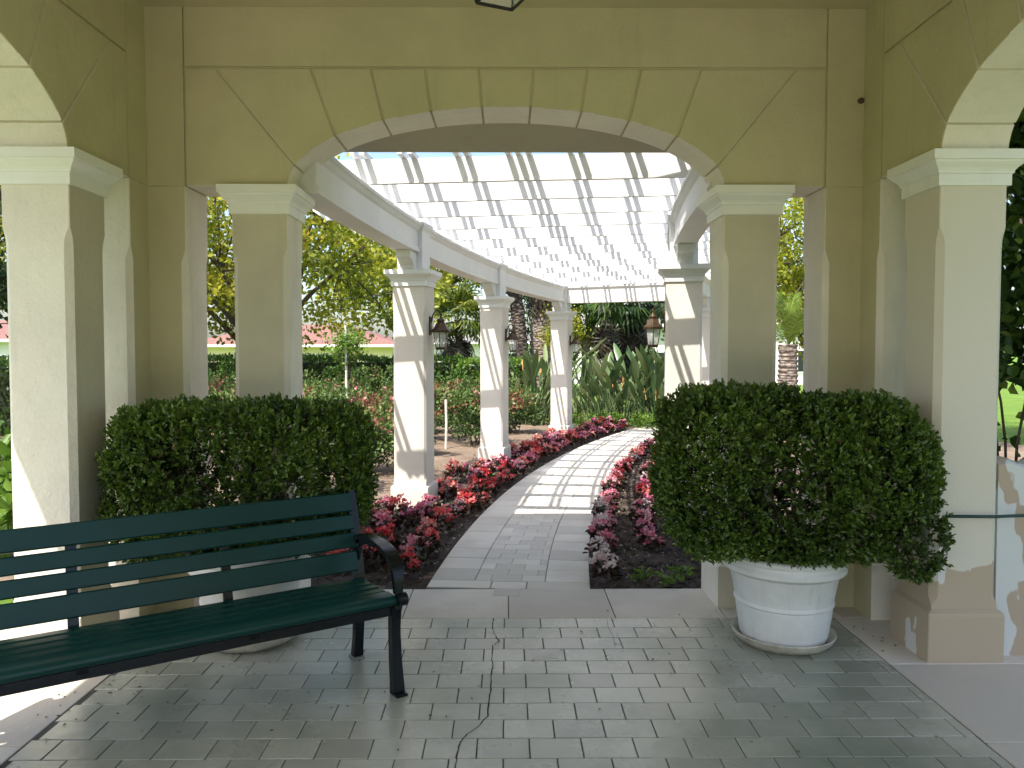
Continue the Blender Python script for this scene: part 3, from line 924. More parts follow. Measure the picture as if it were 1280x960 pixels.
make_pot('flower_pot', (-1.37, 4.07, 0), 'white round pot behind the green bench')

def shrub(name, loc, lobes, n_sprig, seed, label, zpot, gaps=0.10):
    """lobes: (cx,cy,cz, hx,hy,hz, power) in local coordinates; leaves grow in sprigs over the clipped surface"""
    rng = np.random.default_rng(seed)
    root = empty(name, loc); tag(root, label, 'shrub', 'clipped shrubs in white pots')
    L_ = np.array(lobes)
    def field(p):
        fs = []
        for l in L_:
            q = np.abs((p-l[:3])/l[3:6]); fs.append((q**l[6]).sum(1)**(1/l[6]))
        return np.min(np.array(fs), axis=0)
    lo = (L_[:, :3]-L_[:, 3:6]).min(0)-0.05; hi = (L_[:, :3]+L_[:, 3:6]).max(0)+0.05
    P = rng.uniform(lo, hi, (n_sprig*14, 3))
    f = field(P) + 0.045*smooth3(P, 9, seed) + 0.03*smooth3(P, 23, seed+2)
    keep = (f < 1.0) & (f > 0.74) & (rng.uniform(size=len(P)) < np.clip((f-0.68)/0.28, 0.05, 1))
    # thin spots where the light comes through
    keep &= ~((smooth3(P, 7, seed+5) > 1-gaps*5.0) & (rng.uniform(size=len(P)) < 0.75))
    P = P[keep][:n_sprig]; f = f[keep][:n_sprig]
    e = 0.01; g = np.stack([field(P+np.eye(3)[k]*e)-field(P-np.eye(3)[k]*e) for k in range(3)], 1)
    g /= np.linalg.norm(g, axis=1, keepdims=True)+1e-9
    sd_ = g*0.75 + np.array([0, 0, 0.55]) + 0.45*rng.normal(size=P.shape); sd_ /= np.linalg.norm(sd_, axis=1, keepdims=True)
    bases = []; dirs = []; tints = []
    nl = 10
    for k in range(nl):
        along = (k+1)/nl
        rad = unit(rng, len(P)); rad -= sd_*(rad*sd_).sum(1, keepdims=True)
        rad /= np.linalg.norm(rad, axis=1, keepdims=True)+1e-9
        bases.append(P + sd_*0.062*(along-0.7)); dirs.append(rad*(1.05-0.55*along) + sd_*(0.45+0.6*along))
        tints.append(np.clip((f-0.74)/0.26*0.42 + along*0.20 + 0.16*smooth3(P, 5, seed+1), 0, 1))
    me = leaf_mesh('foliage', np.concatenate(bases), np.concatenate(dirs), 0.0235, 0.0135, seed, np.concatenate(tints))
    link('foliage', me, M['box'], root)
    tw = MB()
    for k in range(26):
        a = rng.uniform(0, 2*PI); l = lobes[k % len(lobes)]
        tgt = np.array(l[:3]) + np.array(l[3:6])*rng.uniform(-0.72, 0.72, 3)
        mid = np.array([0.06*math.cos(a), 0.06*math.sin(a), zpot+0.15])*0.6 + tgt*0.4
        tw.tube([(0.03*math.cos(a), 0.03*math.sin(a), zpot-0.03), tuple(mid), tuple(tgt)], [0.011, 0.007, 0.002], 5)
    tw.build('stems', M['twig'], root)
    return root
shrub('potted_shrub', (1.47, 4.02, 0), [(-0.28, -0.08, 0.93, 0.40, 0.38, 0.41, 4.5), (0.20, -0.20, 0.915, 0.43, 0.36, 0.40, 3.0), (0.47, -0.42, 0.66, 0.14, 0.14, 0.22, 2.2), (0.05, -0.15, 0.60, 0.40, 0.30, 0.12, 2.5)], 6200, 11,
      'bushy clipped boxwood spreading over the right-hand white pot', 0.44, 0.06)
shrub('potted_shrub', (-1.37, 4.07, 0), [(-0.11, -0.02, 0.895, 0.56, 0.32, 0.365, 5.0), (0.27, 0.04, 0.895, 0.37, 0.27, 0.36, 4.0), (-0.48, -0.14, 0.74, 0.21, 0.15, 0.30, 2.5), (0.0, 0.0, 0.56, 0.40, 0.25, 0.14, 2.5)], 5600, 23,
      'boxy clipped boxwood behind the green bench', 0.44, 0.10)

# ------------------------------------------------------------------ begonias
def begonia_meshes(seed, h, r):
    rng = np.random.default_rng(seed)
    n = 58
    a = rng.uniform(0, 2*PI, n); rr = r*np.sqrt(rng.uniform(0, 1, n)); zz = h*(1-0.45*(rr/r)**2)*rng.uniform(0.35, 0.92, n)
    b = np.stack([rr*np.cos(a)*0.8, rr*np.sin(a)*0.8, zz], 1)
    d = np.stack([np.cos(a), np.sin(a), rng.uniform(-0.2, 0.9, n)], 1) + 0.4*rng.normal(size=(n, 3))
    fol = leaf_mesh('foliage', b, d, 0.062, 0.05, seed, rng.uniform(0, 1, n), normals=np.tile([0, 0, 1.0], (n, 1)))
    nc = 14; B = []; D = []; T = []
    for k in range(nc):
        a = rng.uniform(0, 2*PI); q = r*math.sqrt(rng.uniform(0, 1))*0.95; z = h*(1-0.45*(q/r)**2)*rng.uniform(0.85, 1.12)
        c = np.array([q*math.cos(a), q*math.sin(a), z]); t = rng.uniform(0, 1)
        for m in range(9):
            dv = rng.normal(size=3); dv[2] = abs(dv[2])*0.8; B.append(c + rng.normal(size=3)*0.010); D.append(dv); T.append(t)
    fl = leaf_mesh('blossoms', np.array(B), np.array(D), 0.031, 0.028, seed+50, np.array(T), droop=-0.1)
    return fol, fl
bm_ = [begonia_meshes(100+i, 0.20+0.03*(i % 3), 0.115+0.015*(i % 2)) for i in range(6)]
for fo, fl in bm_: fo.materials.append(M['bronzeleaf'])
bcol = {}
def bl_mesh(i, colr):
    if (i, colr) not in bcol:
        m = bm_[i][1].copy(); m.materials.clear(); m.materials.append(M['fl_'+colr]); bcol[(i, colr)] = m
    return bcol[(i, colr)]
names = {'red': 'scarlet', 'coral': 'coral', 'pink': 'pink', 'rose': 'mauve rose', 'white': 'white'}
bcount = {}
def begonia(d, t, colr, side, sc=1.0, row_='edging row'):
    p = P2(d, t)
    if p[1] < 5.0: return
    for c in COLD:
        for s in (-1, 1):
            q = P2(c, TWS[s])
            if math.hypot(p[0]-q[0], p[1]-q[1]) < 0.30: return
    i = rs.randrange(6)
    root = empty('begonia', (p[0], p[1], zg(p[1])-0.03), rs.uniform(0, 6.28))
    sc *= 0.84; root.scale = (sc, sc, sc*rs.uniform(0.8, 1.2))
    kk = bcount[(side, row_)] = bcount.get((side, row_), 0) + 1
    od = '%d%s' % (kk, 'th' if 10 < kk % 100 < 14 else {1: 'st', 2: 'nd', 3: 'rd'}.get(kk % 10, 'th'))
    tag(root, '%s begonia, %s from the tiles in the %s %s of the path' % (names[colr], od, row_, side), 'flower', 'begonias in the bed %s of the path' % side)
    link('foliage', bm_[i][0], None, root); link('blossoms', bl_mesh(i, colr), None, root)
seqL = ['red', 'coral', 'coral', 'rose', 'red', 'pink', 'coral', 'red', 'rose', 'pink']
seqR = ['pink', 'rose', 'pink', 'coral', 'red', 'pink', 'white', 'rose']
k = 0
def pick(seq, colr=None):
    return colr or seq[rs.randrange(len(seq))]
d = 0.30
while d < 11:
    near_ = d < 2.6
    if d > 2.2 or rs.random() < 0.75: begonia(d+rs.uniform(-.05, .05), -0.70+rs.uniform(-.05, .05), pick(seqL, 'red' if near_ and rs.random() < .4 else None), 'left', rs.uniform(0.85, 1.15))
    if rs.random() < (0.6 if near_ else 0.82):
        begonia(d+0.12+rs.uniform(-.06, .06), -0.98+rs.uniform(-.06, .06), pick(seqL), 'left', rs.uniform(0.9, 1.2), 'second row')
    if rs.random() < (0.9 if d < 2.2 else 0.45 if d > 2.8 else 0.7):
        begonia(d+rs.uniform(-.08, .08), -1.22+rs.uniform(-.06, .06), pick(seqL), 'left', rs.uniform(0.85, 1.15), 'third row')
    if d < 2.2:
        begonia(d+0.1+rs.uniform(-.08, .08), -1.50+rs.uniform(-.06, .06), pick(['rose', 'pink', 'red']), 'left', rs.uniform(0.85, 1.1), 'outermost row')
    d += 0.25
d = 0.24
while d < 11:
    begonia(d+rs.uniform(-.05, .05), 0.625+rs.uniform(-.035, .035), pick(seqR, 'white' if d < 0.8 else None), 'right', rs.uniform(0.8, 1.05))
    if d > 0.8: begonia(d+0.1+rs.uniform(-.05, .05), 0.99+rs.uniform(-.04, .04), pick(seqR), 'right', rs.uniform(0.8, 1.05), 'second row')
    if 0.8 < d < 3.5 or d > 4: begonia(d+rs.uniform(-.05, .05), 1.36+rs.uniform(-.05, .05), pick(seqR), 'right', rs.uniform(0.8, 1.1), 'third row')
    d += 0.27 if d < 3 else 0.24
# strappy tuft by the nearest column, small seedlings in the right bed
def tuft(name, p, n, ln, w, seed, label, cat, mat, spread_=0.9, grp=None):
    rng = np.random.default_rng(seed)
    root = empty(name, p); tag(root, label, cat, grp)
    for k in range(n):
        a = rng.uniform(0, 2*PI); l = ln*rng.uniform(0.7, 1.1); vs = []; fs = []
        for j in range(6):
            u = j/5; r_ = l*spread_*u*(0.6+0.4*u); z = l*(0.95*u-0.75*u*u*spread_)
            ww = w*(1-u**1.6)*0.5+0.0006
            c = Vector((math.cos(a)*r_, math.sin(a)*r_, z)); s_ = Vector((-math.sin(a), math.cos(a), 0))*ww
            vs += [tuple(c-s_), tuple(c+s_)]
            if j: fs.append((2*j-2, 2*j-1, 2*j+1, 2*j))
        me = bpy.data.meshes.new('blade'); me.from_pydata(vs, [], fs); me.update()
        at = me.attributes.new('tint', 'FLOAT', 'FACE'); at.data.foreach_set('value', [float(rng.uniform(0, 1))]*len(fs))
        link('blade', me, mat, root)
    return root
q = P2(2.30, -1.00)
tuft('spider_plant', (q[0], q[1]-0.05, zg(q[1])-0.02), 26, 0.36, 0.02, 5, 'pale green strappy tuft at the foot of the nearest left pergola column', 'plant', M['grassblade'])
q = P2(4.25, -0.93)
tuft('spider_plant', (q[0], q[1], zg(q[1])-0.02), 18, 0.34, 0.018, 6, 'green strappy tuft among red begonias past the nearest column', 'plant', M['grassblade'])
rng = np.random.default_rng(77)
for j, (d, t, lab) in enumerate(((0.32, 0.90, 'small lime green seedling in the dark soil by the path'), (0.42, 1.16, 'small lime green seedling in the dark soil near the white plinth'), (0.18, 1.08, 'small leafy seedling at the concrete edge of the right bed'))):
    q = P2(d, t); n = 26
    b = np.zeros((n, 3)); b[:, :2] = rng.normal(0, 0.03, (n, 2)); b[:, 2] = rng.uniform(0, 0.05, n)
    dv = np.stack([b[:, 0]*25, b[:, 1]*25, np.full(n, 0.5)], 1) + 0.3*rng.normal(size=(n, 3))
    o = link('seedling', leaf_mesh('seedling', b, dv, 0.05, 0.026, j), M['lime'], None, (q[0], max(q[1], 4.98), zg(q[1])-0.015))
    tag(o, lab, 'plant', 'seedlings in the right bed')

# ------------------------------------------------------------------ shrubs of the garden
def bush(name, loc, r, h, seed, label, cat, mats, n=900, leaf=0.06, group=None, stems=True, flowers=None, flat=0.0):
    rng = np.random.default_rng(seed)
    root = empty(name, loc); tag(root, label, cat, group)
    nb = 9 + int(r*10)
    cen = unit(rng, nb)*rng.uniform(0.35, 0.85, (nb, 1))*np.array([r, r, h*0.42]) + np.array([0, 0, h*0.55])
    cr = rng.uniform(0.28, 0.45, nb)*min(r, h)
    per = n//nb
    B = np.concatenate([c + unit(rng, per)*k*rng.uniform(0.45, 1.0, (per, 1))*np.array([1, 1, 0.9]) for c, k in zip(cen, cr)])
    C = np.repeat(cen, per, 0)
    keep = B[:, 2] > 0.03
    B = B[keep]; C = C[keep]
    D = (B-C)*2.2/np.maximum(0.1, np.linalg.norm(B-C, axis=1, keepdims=True)) + rng.normal(size=B.shape)*0.7 + np.array([0, 0, 0.4])
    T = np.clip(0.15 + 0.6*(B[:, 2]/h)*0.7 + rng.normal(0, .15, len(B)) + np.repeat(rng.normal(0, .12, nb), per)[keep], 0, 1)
    sel = rng.uniform(size=len(B)) < 0.0
    if len(mats) > 1:
        hi = (B[:, 2] > h*0.55) & (smooth3(B+np.array(loc), 4.0, seed) > 0.25) & (rng.uniform(size=len(B)) < 0.55)
        sel = hi
    if len(mats) > 1:
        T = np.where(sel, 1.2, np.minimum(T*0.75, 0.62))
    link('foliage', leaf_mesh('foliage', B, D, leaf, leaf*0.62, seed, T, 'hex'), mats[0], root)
    if flowers:
        m, cnt = flowers
        idx = rng.choice(np.where(B[:, 2] > h*0.5)[0], cnt)
        fb = np.repeat(B[idx], 8, 0) + rng.normal(size=(cnt*8, 3))*0.012
        link('blossoms', leaf_mesh('blossoms', fb, rng.normal(size=fb.shape)+np.array([0, -0.3, .8]), 0.055, 0.05, seed+2), m, root)
    if stems:
        tw = MB()
        for k in range(7):
            c = cen[k % nb]
            tw.tube([(rng.normal()*0.05, rng.normal()*0.05, -0.05), tuple(c*np.array([0.55, 0.55, 0.5])), tuple(c)], [0.012, 0.009, 0.004], 5)
        tw.build('stems', M['twig'], root)
    return root
# roses in rows, left of the walk (px = where they stand in the photograph's garden)
roses = [(-2.15, 8.6, 0.60, 1.05, 0), (-2.95, 9.3, 0.62, 1.10, 0), (-1.85, 10.1, 0.60, 0.95, 0), (-2.9, 11.0, 0.66, 1.15, 1), (-1.55, 11.9, 0.55, 0.95, 0), (-0.55, 13.4, 0.62, 1.0, 1), (-1.5, 13.9, 0.65, 1.05, 1), (-2.5, 13.0, 0.7, 1.15, 1),
         (-3.6, 12.7, 0.7, 1.2, 1), (0.15, 15.4, 0.60, 0.95, 0), (-0.9, 15.6, 0.7, 1.1, 0), (-2.1, 15.5, 0.7, 1.15, 1), (-3.4, 15.1, 0.75, 1.2, 1), (-4.6, 14.2, 0.75, 1.2, 1), (-4.4, 11.2, 0.7, 1.1, 0), (-5.2, 9.6, 0.7, 1.1, 1), (-6.0, 12.2, 0.8, 1.2, 1), (-5.6, 15.8, 0.8, 1.2, 1),
         (-4.15, 8.0, 0.6, 1.0, 0), (-7.4, 13.6, 0.8, 1.25, 1)]
adj = ['green rose bush with reddish tips', 'rose bush covered in reddish new growth']
spots = ['nearest the left column', 'second behind the bench', 'between the first two columns', 'left of the second column', 'by the second column foot', 'right of the middle column', 'beyond the middle column', 'in front of the hedge stake',
         'below the house window', 'beside the last column', 'behind the middle column', 'under the fan palm', 'by the hedge middle', 'under the yellow-green tree', 'far left behind the pillar', 'seen left of the near pillar', 'beyond the left pillar', 'at the left end of the hedge', 'near the left arch', 'farthest left by the hedge']
for i, (x, y, r, h, kind_) in enumerate(roses):
    bush('rose_bush', (x, y, zg(y)-0.05), r*1.12, h, 300+i, adj[kind_] + ' ' + spots[i], 'bush', [M['rose'], M['rosered']], 2300, 0.062, 'rose bushes left of the walk', True, (M['rosepink'], 10 if kind_ else 5))
bush('broadleaf_bush', (-3.55, 5.9, -0.08), 0.62, 0.95, 391, 'bright lime broad-leaved bush outside the left arch', 'bush', [M['lime']], 520, 0.13, None)
bush('broadleaf_bush', (-4.6, 7.2, -0.1), 0.7, 1.05, 392, 'bright lime broad-leaved bush further out beyond the left arch', 'bush', [M['lime']], 620, 0.12, None)
fill = [(-0.35, 17.4, 'beside the strelitzias'), (-1.55, 17.7, 'under the small fan palm'), (-2.75, 17.6, 'in front of the hedge, right of the young tree'), (-3.9, 17.8, 'in front of the hedge, left of the young tree'),
        (-5.1, 17.9, 'below the red-roofed house'), (-6.4, 18.0, 'below the street tree'), (-7.8, 17.6, 'at the left of the hedge row')]
for i, (x, y, lab) in enumerate(fill):
    bush('leafy_bush', (x, y, zg(y)-0.05), 0.82, 1.28 + 0.12*(i % 3), 430+i, 'dense sunlit green bush ' + lab, 'bush', [M['hedge'] if i % 2 else M['rose']], 2600, 0.075, 'dense bushes before the hedge', False)
# low light green ground plants at the far end of the walk
for i, (x, y, lab) in enumerate(((2.25, 16.6, 'low bright green plant at the end of the path, leftmost'), (2.95, 16.3, 'low bright green plant at the end of the path, middle'), (3.6, 16.0, 'low bright green plant at the end of the path, rightmost'), (1.3, 16.4, 'low bright green plant behind the last left column'))):
    bush('ground_plant', (x, y, zg(y)-0.05), 0.55, 0.34, 410+i, lab, 'plant', [M['lime']], 700, 0.055, 'low plants at the end of the walk', False)

# stakes
for (x, y, h, lab) in ((-1.02, 12.9, 0.78, 'short pale wooden stake beside a rose bush'), (-3.05, 14.6, 2.1, 'tall pale stake tied to a young tree by the hedge')):
    o = MB().tube([(0, 0, -0.05), (0.01, 0, h*0.5), (0.0, 0.01, h)], 0.022, 7).build('stake', M['stake'], None, loc=(x, y, zg(y)))
    tag(o, lab, 'stake')
o = MB().tube([(0, 0, -0.05), (0.0, 0, 0.25), (0.0, 0.0, 0.42)], 0.012, 7).build('stake', M['stake'], None, loc=(*P2(2.0, 1.27), -0.05))
tag(o, 'short white marker stake in the flower bed right of the path', 'stake')

# ------------------------------------------------------------------ hedges
def hedge(name, x0, x1, y0, y1, h, seed, label, n, leaf, mat, rz=0):
    rng = np.random.default_rng(seed)
    cx, cy = (x0+x1)/2, (y0+y1)/2; lx, ly = x1-x0, y1-y0
    root = empty(name, (cx, cy, zg(cy)-0.05), rz); tag(root, label, 'hedge', 'hedges along the garden')
    A = np.array([lx*h, lx*ly, ly*h, ly*h]); pr = A/A.sum()
    face = rng.choice(4, n, p=pr)
    u, v = rng.uniform(-0.5, 0.5, n), rng.uniform(0, 1, n)
    B = np.zeros((n, 3)); Nn = np.zeros((n, 3))
    m = face == 0; B[m] = np.stack([u[m]*lx, np.full(m.sum(), -ly/2), v[m]*h], 1); Nn[m] = (0, -1, 0)
    m = face == 1; B[m] = np.stack([u[m]*lx, (v[m]-0.5)*ly, np.full(m.sum(), h)], 1); Nn[m] = (0, 0, 1)
    m = face == 2; B[m] = np.stack([np.full(m.sum(), -lx/2), u[m]*ly, v[m]*h], 1); Nn[m] = (-1, 0, 0)
    m = face == 3; B[m] = np.stack([np.full(m.sum(), lx/2), u[m]*ly, v[m]*h], 1); Nn[m] = (1, 0, 0)
    B += Nn*(0.07*smooth3(B, 2.5, seed)+0.05*smooth3(B, 7, seed+1)+rng.uniform(-0.12, 0.03, n))[:, None]
    D = Nn + 0.7*rng.normal(size=(n, 3)) + np.array([0, 0, .5])
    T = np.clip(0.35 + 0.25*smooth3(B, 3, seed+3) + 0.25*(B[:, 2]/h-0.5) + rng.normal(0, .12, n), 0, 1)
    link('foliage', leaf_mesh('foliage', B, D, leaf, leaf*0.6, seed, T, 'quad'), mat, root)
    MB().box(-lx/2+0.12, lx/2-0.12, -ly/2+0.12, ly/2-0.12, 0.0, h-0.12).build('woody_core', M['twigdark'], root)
    return root
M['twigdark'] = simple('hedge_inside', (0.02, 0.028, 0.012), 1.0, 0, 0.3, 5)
hedge('hedge', -13, -1.2, 20.5, 21.7, 1.52, 51, 'long dark clipped hedge in front of the house', 16000, 0.085, M['hedge'])
hedge('hedge', -1.15, 0.6, 18.3, 19.4, 1.45, 52, 'short bright clipped hedge between the first two left columns', 5000, 0.085, M['lime'])
hedge('hedge', -20, -9.5, 15.0, 16.0, 1.45, 53, 'clipped hedge seen left of the near pillar', 9000, 0.09, M['hedge'])

# ------------------------------------------------------------------ strelitzia
def paddle_mesh(seed):
    """stalk + paddle blade, ~46 triangles, base at the origin, unit height"""
    rng = random.Random(seed)
    vs = []; fs = []
    lean = rng.uniform(0.05, 0.5)
    def P(u):  # spine
        return Vector((lean*u*u, 0, u*(1-0.10*u*u)))
    seg = [0, 0.3, 0.55]
    for j, u in enumerate(seg):
        c = P(u); w = 0.011
        for k in range(3):
            a = 2*PI*k/3
            vs.append((c.x+w*math.cos(a), c.y+w*math.sin(a), c.z))
        if j:
            for k in range(3):
                l = (k+1) % 3
                fs.append(((j-1)*3+k, (j-1)*3+l, j*3+l, j*3+k))
    b0 = len(vs)
    us = [0.55, 0.64, 0.76, 0.88, 0.96, 1.0]; wd = [0.005, 0.024, 0.036, 0.032, 0.017, 0.002]
    for j, (u, w) in enumerate(zip(us, wd)):
        c = P(u)
        vs += [(c.x+w*0.35, c.y-w, c.z+0.0), (c.x, c.y, c.z), (c.x+w*0.35, c.y+w, c.z)]
        if j:
            a = b0+(j-1)*3
            fs += [(a, a+1, a+4, a+3), (a+1, a+2, a+5, a+4)]
    me = bpy.data.meshes.new('leaf'); me.from_pydata(vs, [], fs); me.update()
    me.polygons.foreach_set('use_smooth', [True]*len(fs))
    at = me.attributes.new('tint', 'FLOAT', 'FACE'); t = rng.uniform(0.1, 1)
    at.data.foreach_set('value', [max(0, min(1, t+rng.uniform(-.05, .05)))]*len(fs))
    me.materials.append(M['strel'])
    return me
pad = [paddle_mesh(i) for i in range(12)]
M['strel_fl'] = simple('strelitzia_flower', (0.62, 0.34, 0.12), 0.6)
def strelitzia(x, y, n, rad, h, label, seed):
    rr = random.Random(seed)
    root = empty('strelitzia_clump', (x, y, zg(y)-0.06)); tag(root, label, 'plant', 'strelitzia clumps at the end of the walk')
    for k in range(int(n*1.6)):
        a = rr.uniform(0, 6.28); q = rad*math.sqrt(rr.random())
        o = link('leaf', pad[rr.randrange(12)], None, root, (q*math.cos(a), q*math.sin(a)*0.7, 0))
        s = h*rr.uniform(0.4, 1.08)
        o.scale = (s*1.1, s*rr.uniform(0.8, 1.2), s); o.rotation_euler = (rr.uniform(-.22, .22), rr.uniform(-.06, .28), a+rr.uniform(-1.2, 1.2))
    for k in range(2):
        a = rr.uniform(0, 6.28); q = rad*0.6
        fb = MB(); z = h*rr.uniform(0.55, 0.75)
        fb.tube([(0, 0, z-0.12), (0.02, 0, z)], [0.008, 0.010], 5)
        fb.add([(0.02, 0, z-0.01), (0.05, -0.02, z+0.03), (0.2, 0, z+0.05), (0.05, 0.02, z+0.03), (0.04, 0, z+0.15), (0.08, 0.012, z+0.02), (0.12, 0, z+0.14)], [(0, 1, 2, 3), (0, 4, 5), (1, 6, 3)])
        fb.build('flower_stalk', M['strel_fl'], root, loc=(q*math.cos(a), q*math.sin(a)-0.2, 0), rz=a)
    return root
for i, (x, y, n, rad, h, lab) in enumerate((
        (0.45, 17.6, 38, 0.55, 2.05, 'dark strelitzia clump between the middle and last left columns'), (1.05, 18.4, 30, 0.5, 2.1, 'strelitzia clump just behind the last left column'),
        (2.05, 17.8, 40, 0.55, 1.95, 'strelitzia clump right of the last column, leftmost of its row'), (2.75, 17.4, 44, 0.55, 1.9, 'strelitzia clump in the middle of the row past the path end'),
        (3.5, 17.3, 44, 0.6, 2.0, 'strelitzia clump right of the middle below the lantern'), (4.3, 17.0, 34, 0.55, 2.0, 'strelitzia clump beside the right pergola column, rightmost'), (2.4, 16.9, 30, 0.45, 1.35, 'shorter strelitzia clump in front of the taller row'), (3.2, 16.6, 26, 0.4, 1.3, 'short strelitzia clump near the end of the path'))):
    strelitzia(x, y, n, rad, h, lab, 70+i)

# ------------------------------------------------------------------ trees
def tree(name, loc, th, crown_c, crown_r, seed, label, mat, n_cl, per, leaf, trunk_r=0.16, cl_r=0.55, lean=(0, 0), group=None, bark='bark', minz=None):
    rng = np.random.default_rng(seed)
    root = empty(name, loc); tag(root, label, 'tree', group)
    cc = np.array(crown_c); cr = np.array(crown_r)
    tr = MB()
    top = np.array([lean[0], lean[1], th])
    tr.tube([(0, 0, -0.2), (lean[0]*0.3+0.04, lean[1]*0.3, th*0.45), tuple(top)], [trunk_r*1.25, trunk_r, trunk_r*0.75], 9)
    cen = []
    while len(cen) < n_cl:
        p = rng.uniform(-1, 1, 3)
        if 0.25 < np.linalg.norm(p) < 1.0: cen.append(p)
    cen = cc + np.array(cen)*cr*(0.9+0.15*rng.normal(size=(n_cl, 1)))
    if minz is not None: cen[:, 2] = np.maximum(cen[:, 2], minz)
    nl = 9
    limbs = []
    for k in range(nl):
        a = 2*PI*k/nl + rng.uniform(-.3, .3)
        e = cc + np.array([math.cos(a)*cr[0]*0.62, math.sin(a)*cr[1]*0.62, cr[2]*rng.uniform(-0.6, 0.5)])
        st = top*rng.uniform(0.75, 1.0)
        m1 = st*0.55+e*0.45 + np.array([0, 0, 0.12*cr[2]]) + rng.normal(size=3)*0.12
        pts = [st, m1, e]
        limbs.append(pts)
        tr.tube([tuple(p) for p in pts], [trunk_r*0.55, trunk_r*0.33, trunk_r*0.12], 6)
    for c in cen[::2]:
        j = min(range(nl), key=lambda q: np.linalg.norm(limbs[q][2]-c)+0.5*np.linalg.norm(limbs[q][1]-c))
        s = limbs[j][1]*rng.uniform(0.2, 0.7) + limbs[j][2]*(1-0.45) if False else limbs[j][1]*0.4+limbs[j][2]*0.6
        tr.tube([tuple(s), tuple(s*0.5+c*0.5+rng.normal(size=3)*0.1), tuple(c)], [trunk_r*0.16, trunk_r*0.10, trunk_r*0.04], 4, False)
    tr.build('trunk', M[bark], root, True)
    k = rng.uniform(0.6, 1.25, n_cl)
    B = np.concatenate([c + rng.normal(size=(per, 3))*cl_r*kk*np.array([0.62, 0.62, 0.42]) for c, kk in zip(cen, k)])
    D = rng.normal(size=B.shape) + np.array([0, 0, -0.15])
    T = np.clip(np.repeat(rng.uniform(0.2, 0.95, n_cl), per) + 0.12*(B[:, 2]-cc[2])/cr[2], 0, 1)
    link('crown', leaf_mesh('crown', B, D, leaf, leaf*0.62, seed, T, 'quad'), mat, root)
    return root
tree('leafy_tree', (-6.05, 19.0, zg(19)), 1.7, (-0.2, 0, 4.6), (4.5, 3.4, 2.9), 901, 'yellow-green street tree with dark branches in front of the red-roofed house', M['ylw'], 165, 120, 0.15, 0.17, 0.60)
tree('leafy_tree', (-13.0, 23.0, -0.2), 2.2, (0, 0, 5.0), (4.2, 3.6, 3.2), 902, 'yellow-green tree further left beyond the hedge', M['ylw'], 110, 110, 0.17, 0.2, 0.7)
tree('leafy_tree', (-9.3, 12.2, zg(12)), 2.0, (0.2, 0, 4.3), (2.4, 2.2, 2.6), 903, 'dark leafy tree left of the near pillar', M['dark'], 90, 130, 0.12, 0.15, 0.5)
tree('leafy_tree', (7.9, 19.5, zg(19)), 1.6, (-0.2, 0, 4.2), (2.6, 2.4, 2.7), 904, 'bright yellow-green tree seen past the right-hand narrow opening', M['ylw'], 110, 120, 0.13, 0.15, 0.5)
tree('leafy_tree', (9.2, 12.5, zg(12)), 1.8, (0, 0, 4.6), (2.8, 2.4, 2.9), 905, 'dark tree outside the right arch', M['dark'], 110, 120, 0.13, 0.17, 0.55)
tree('leafy_tree', (3.5, 34.0, -0.35), 2.4, (0, 0, 5.2), (6.0, 3.0, 3.2), 906, 'dark evergreen tree far behind the strelitzias', M['dark'], 150, 110, 0.2, 0.22, 0.85)
tree('leafy_tree', (-4.4, 33.0, -0.35), 2.4, (0, 0, 5.6), (4.5, 3.0, 3.4), 907, 'far yellow-green tree beyond the hedge, behind the street tree', M['ylw'], 120, 110, 0.2, 0.22, 0.85)
tree('young_tree', (-3.0, 14.7, zg(14.7)), 1.35, (0, 0, 1.75), (0.34, 0.34, 0.34), 908, 'thin young lime green tree tied to a pale stake', M['lime'], 22, 45, 0.07, 0.014, 0.2)
tree('young_tree', (1.55, 20.8, zg(20)), 1.0, (0, 0, 2.1), (0.5, 0.5, 0.7), 909, 'golden leafy shrub between the palm trunks', M['ylw'], 40, 60, 0.08, 0.03, 0.28)

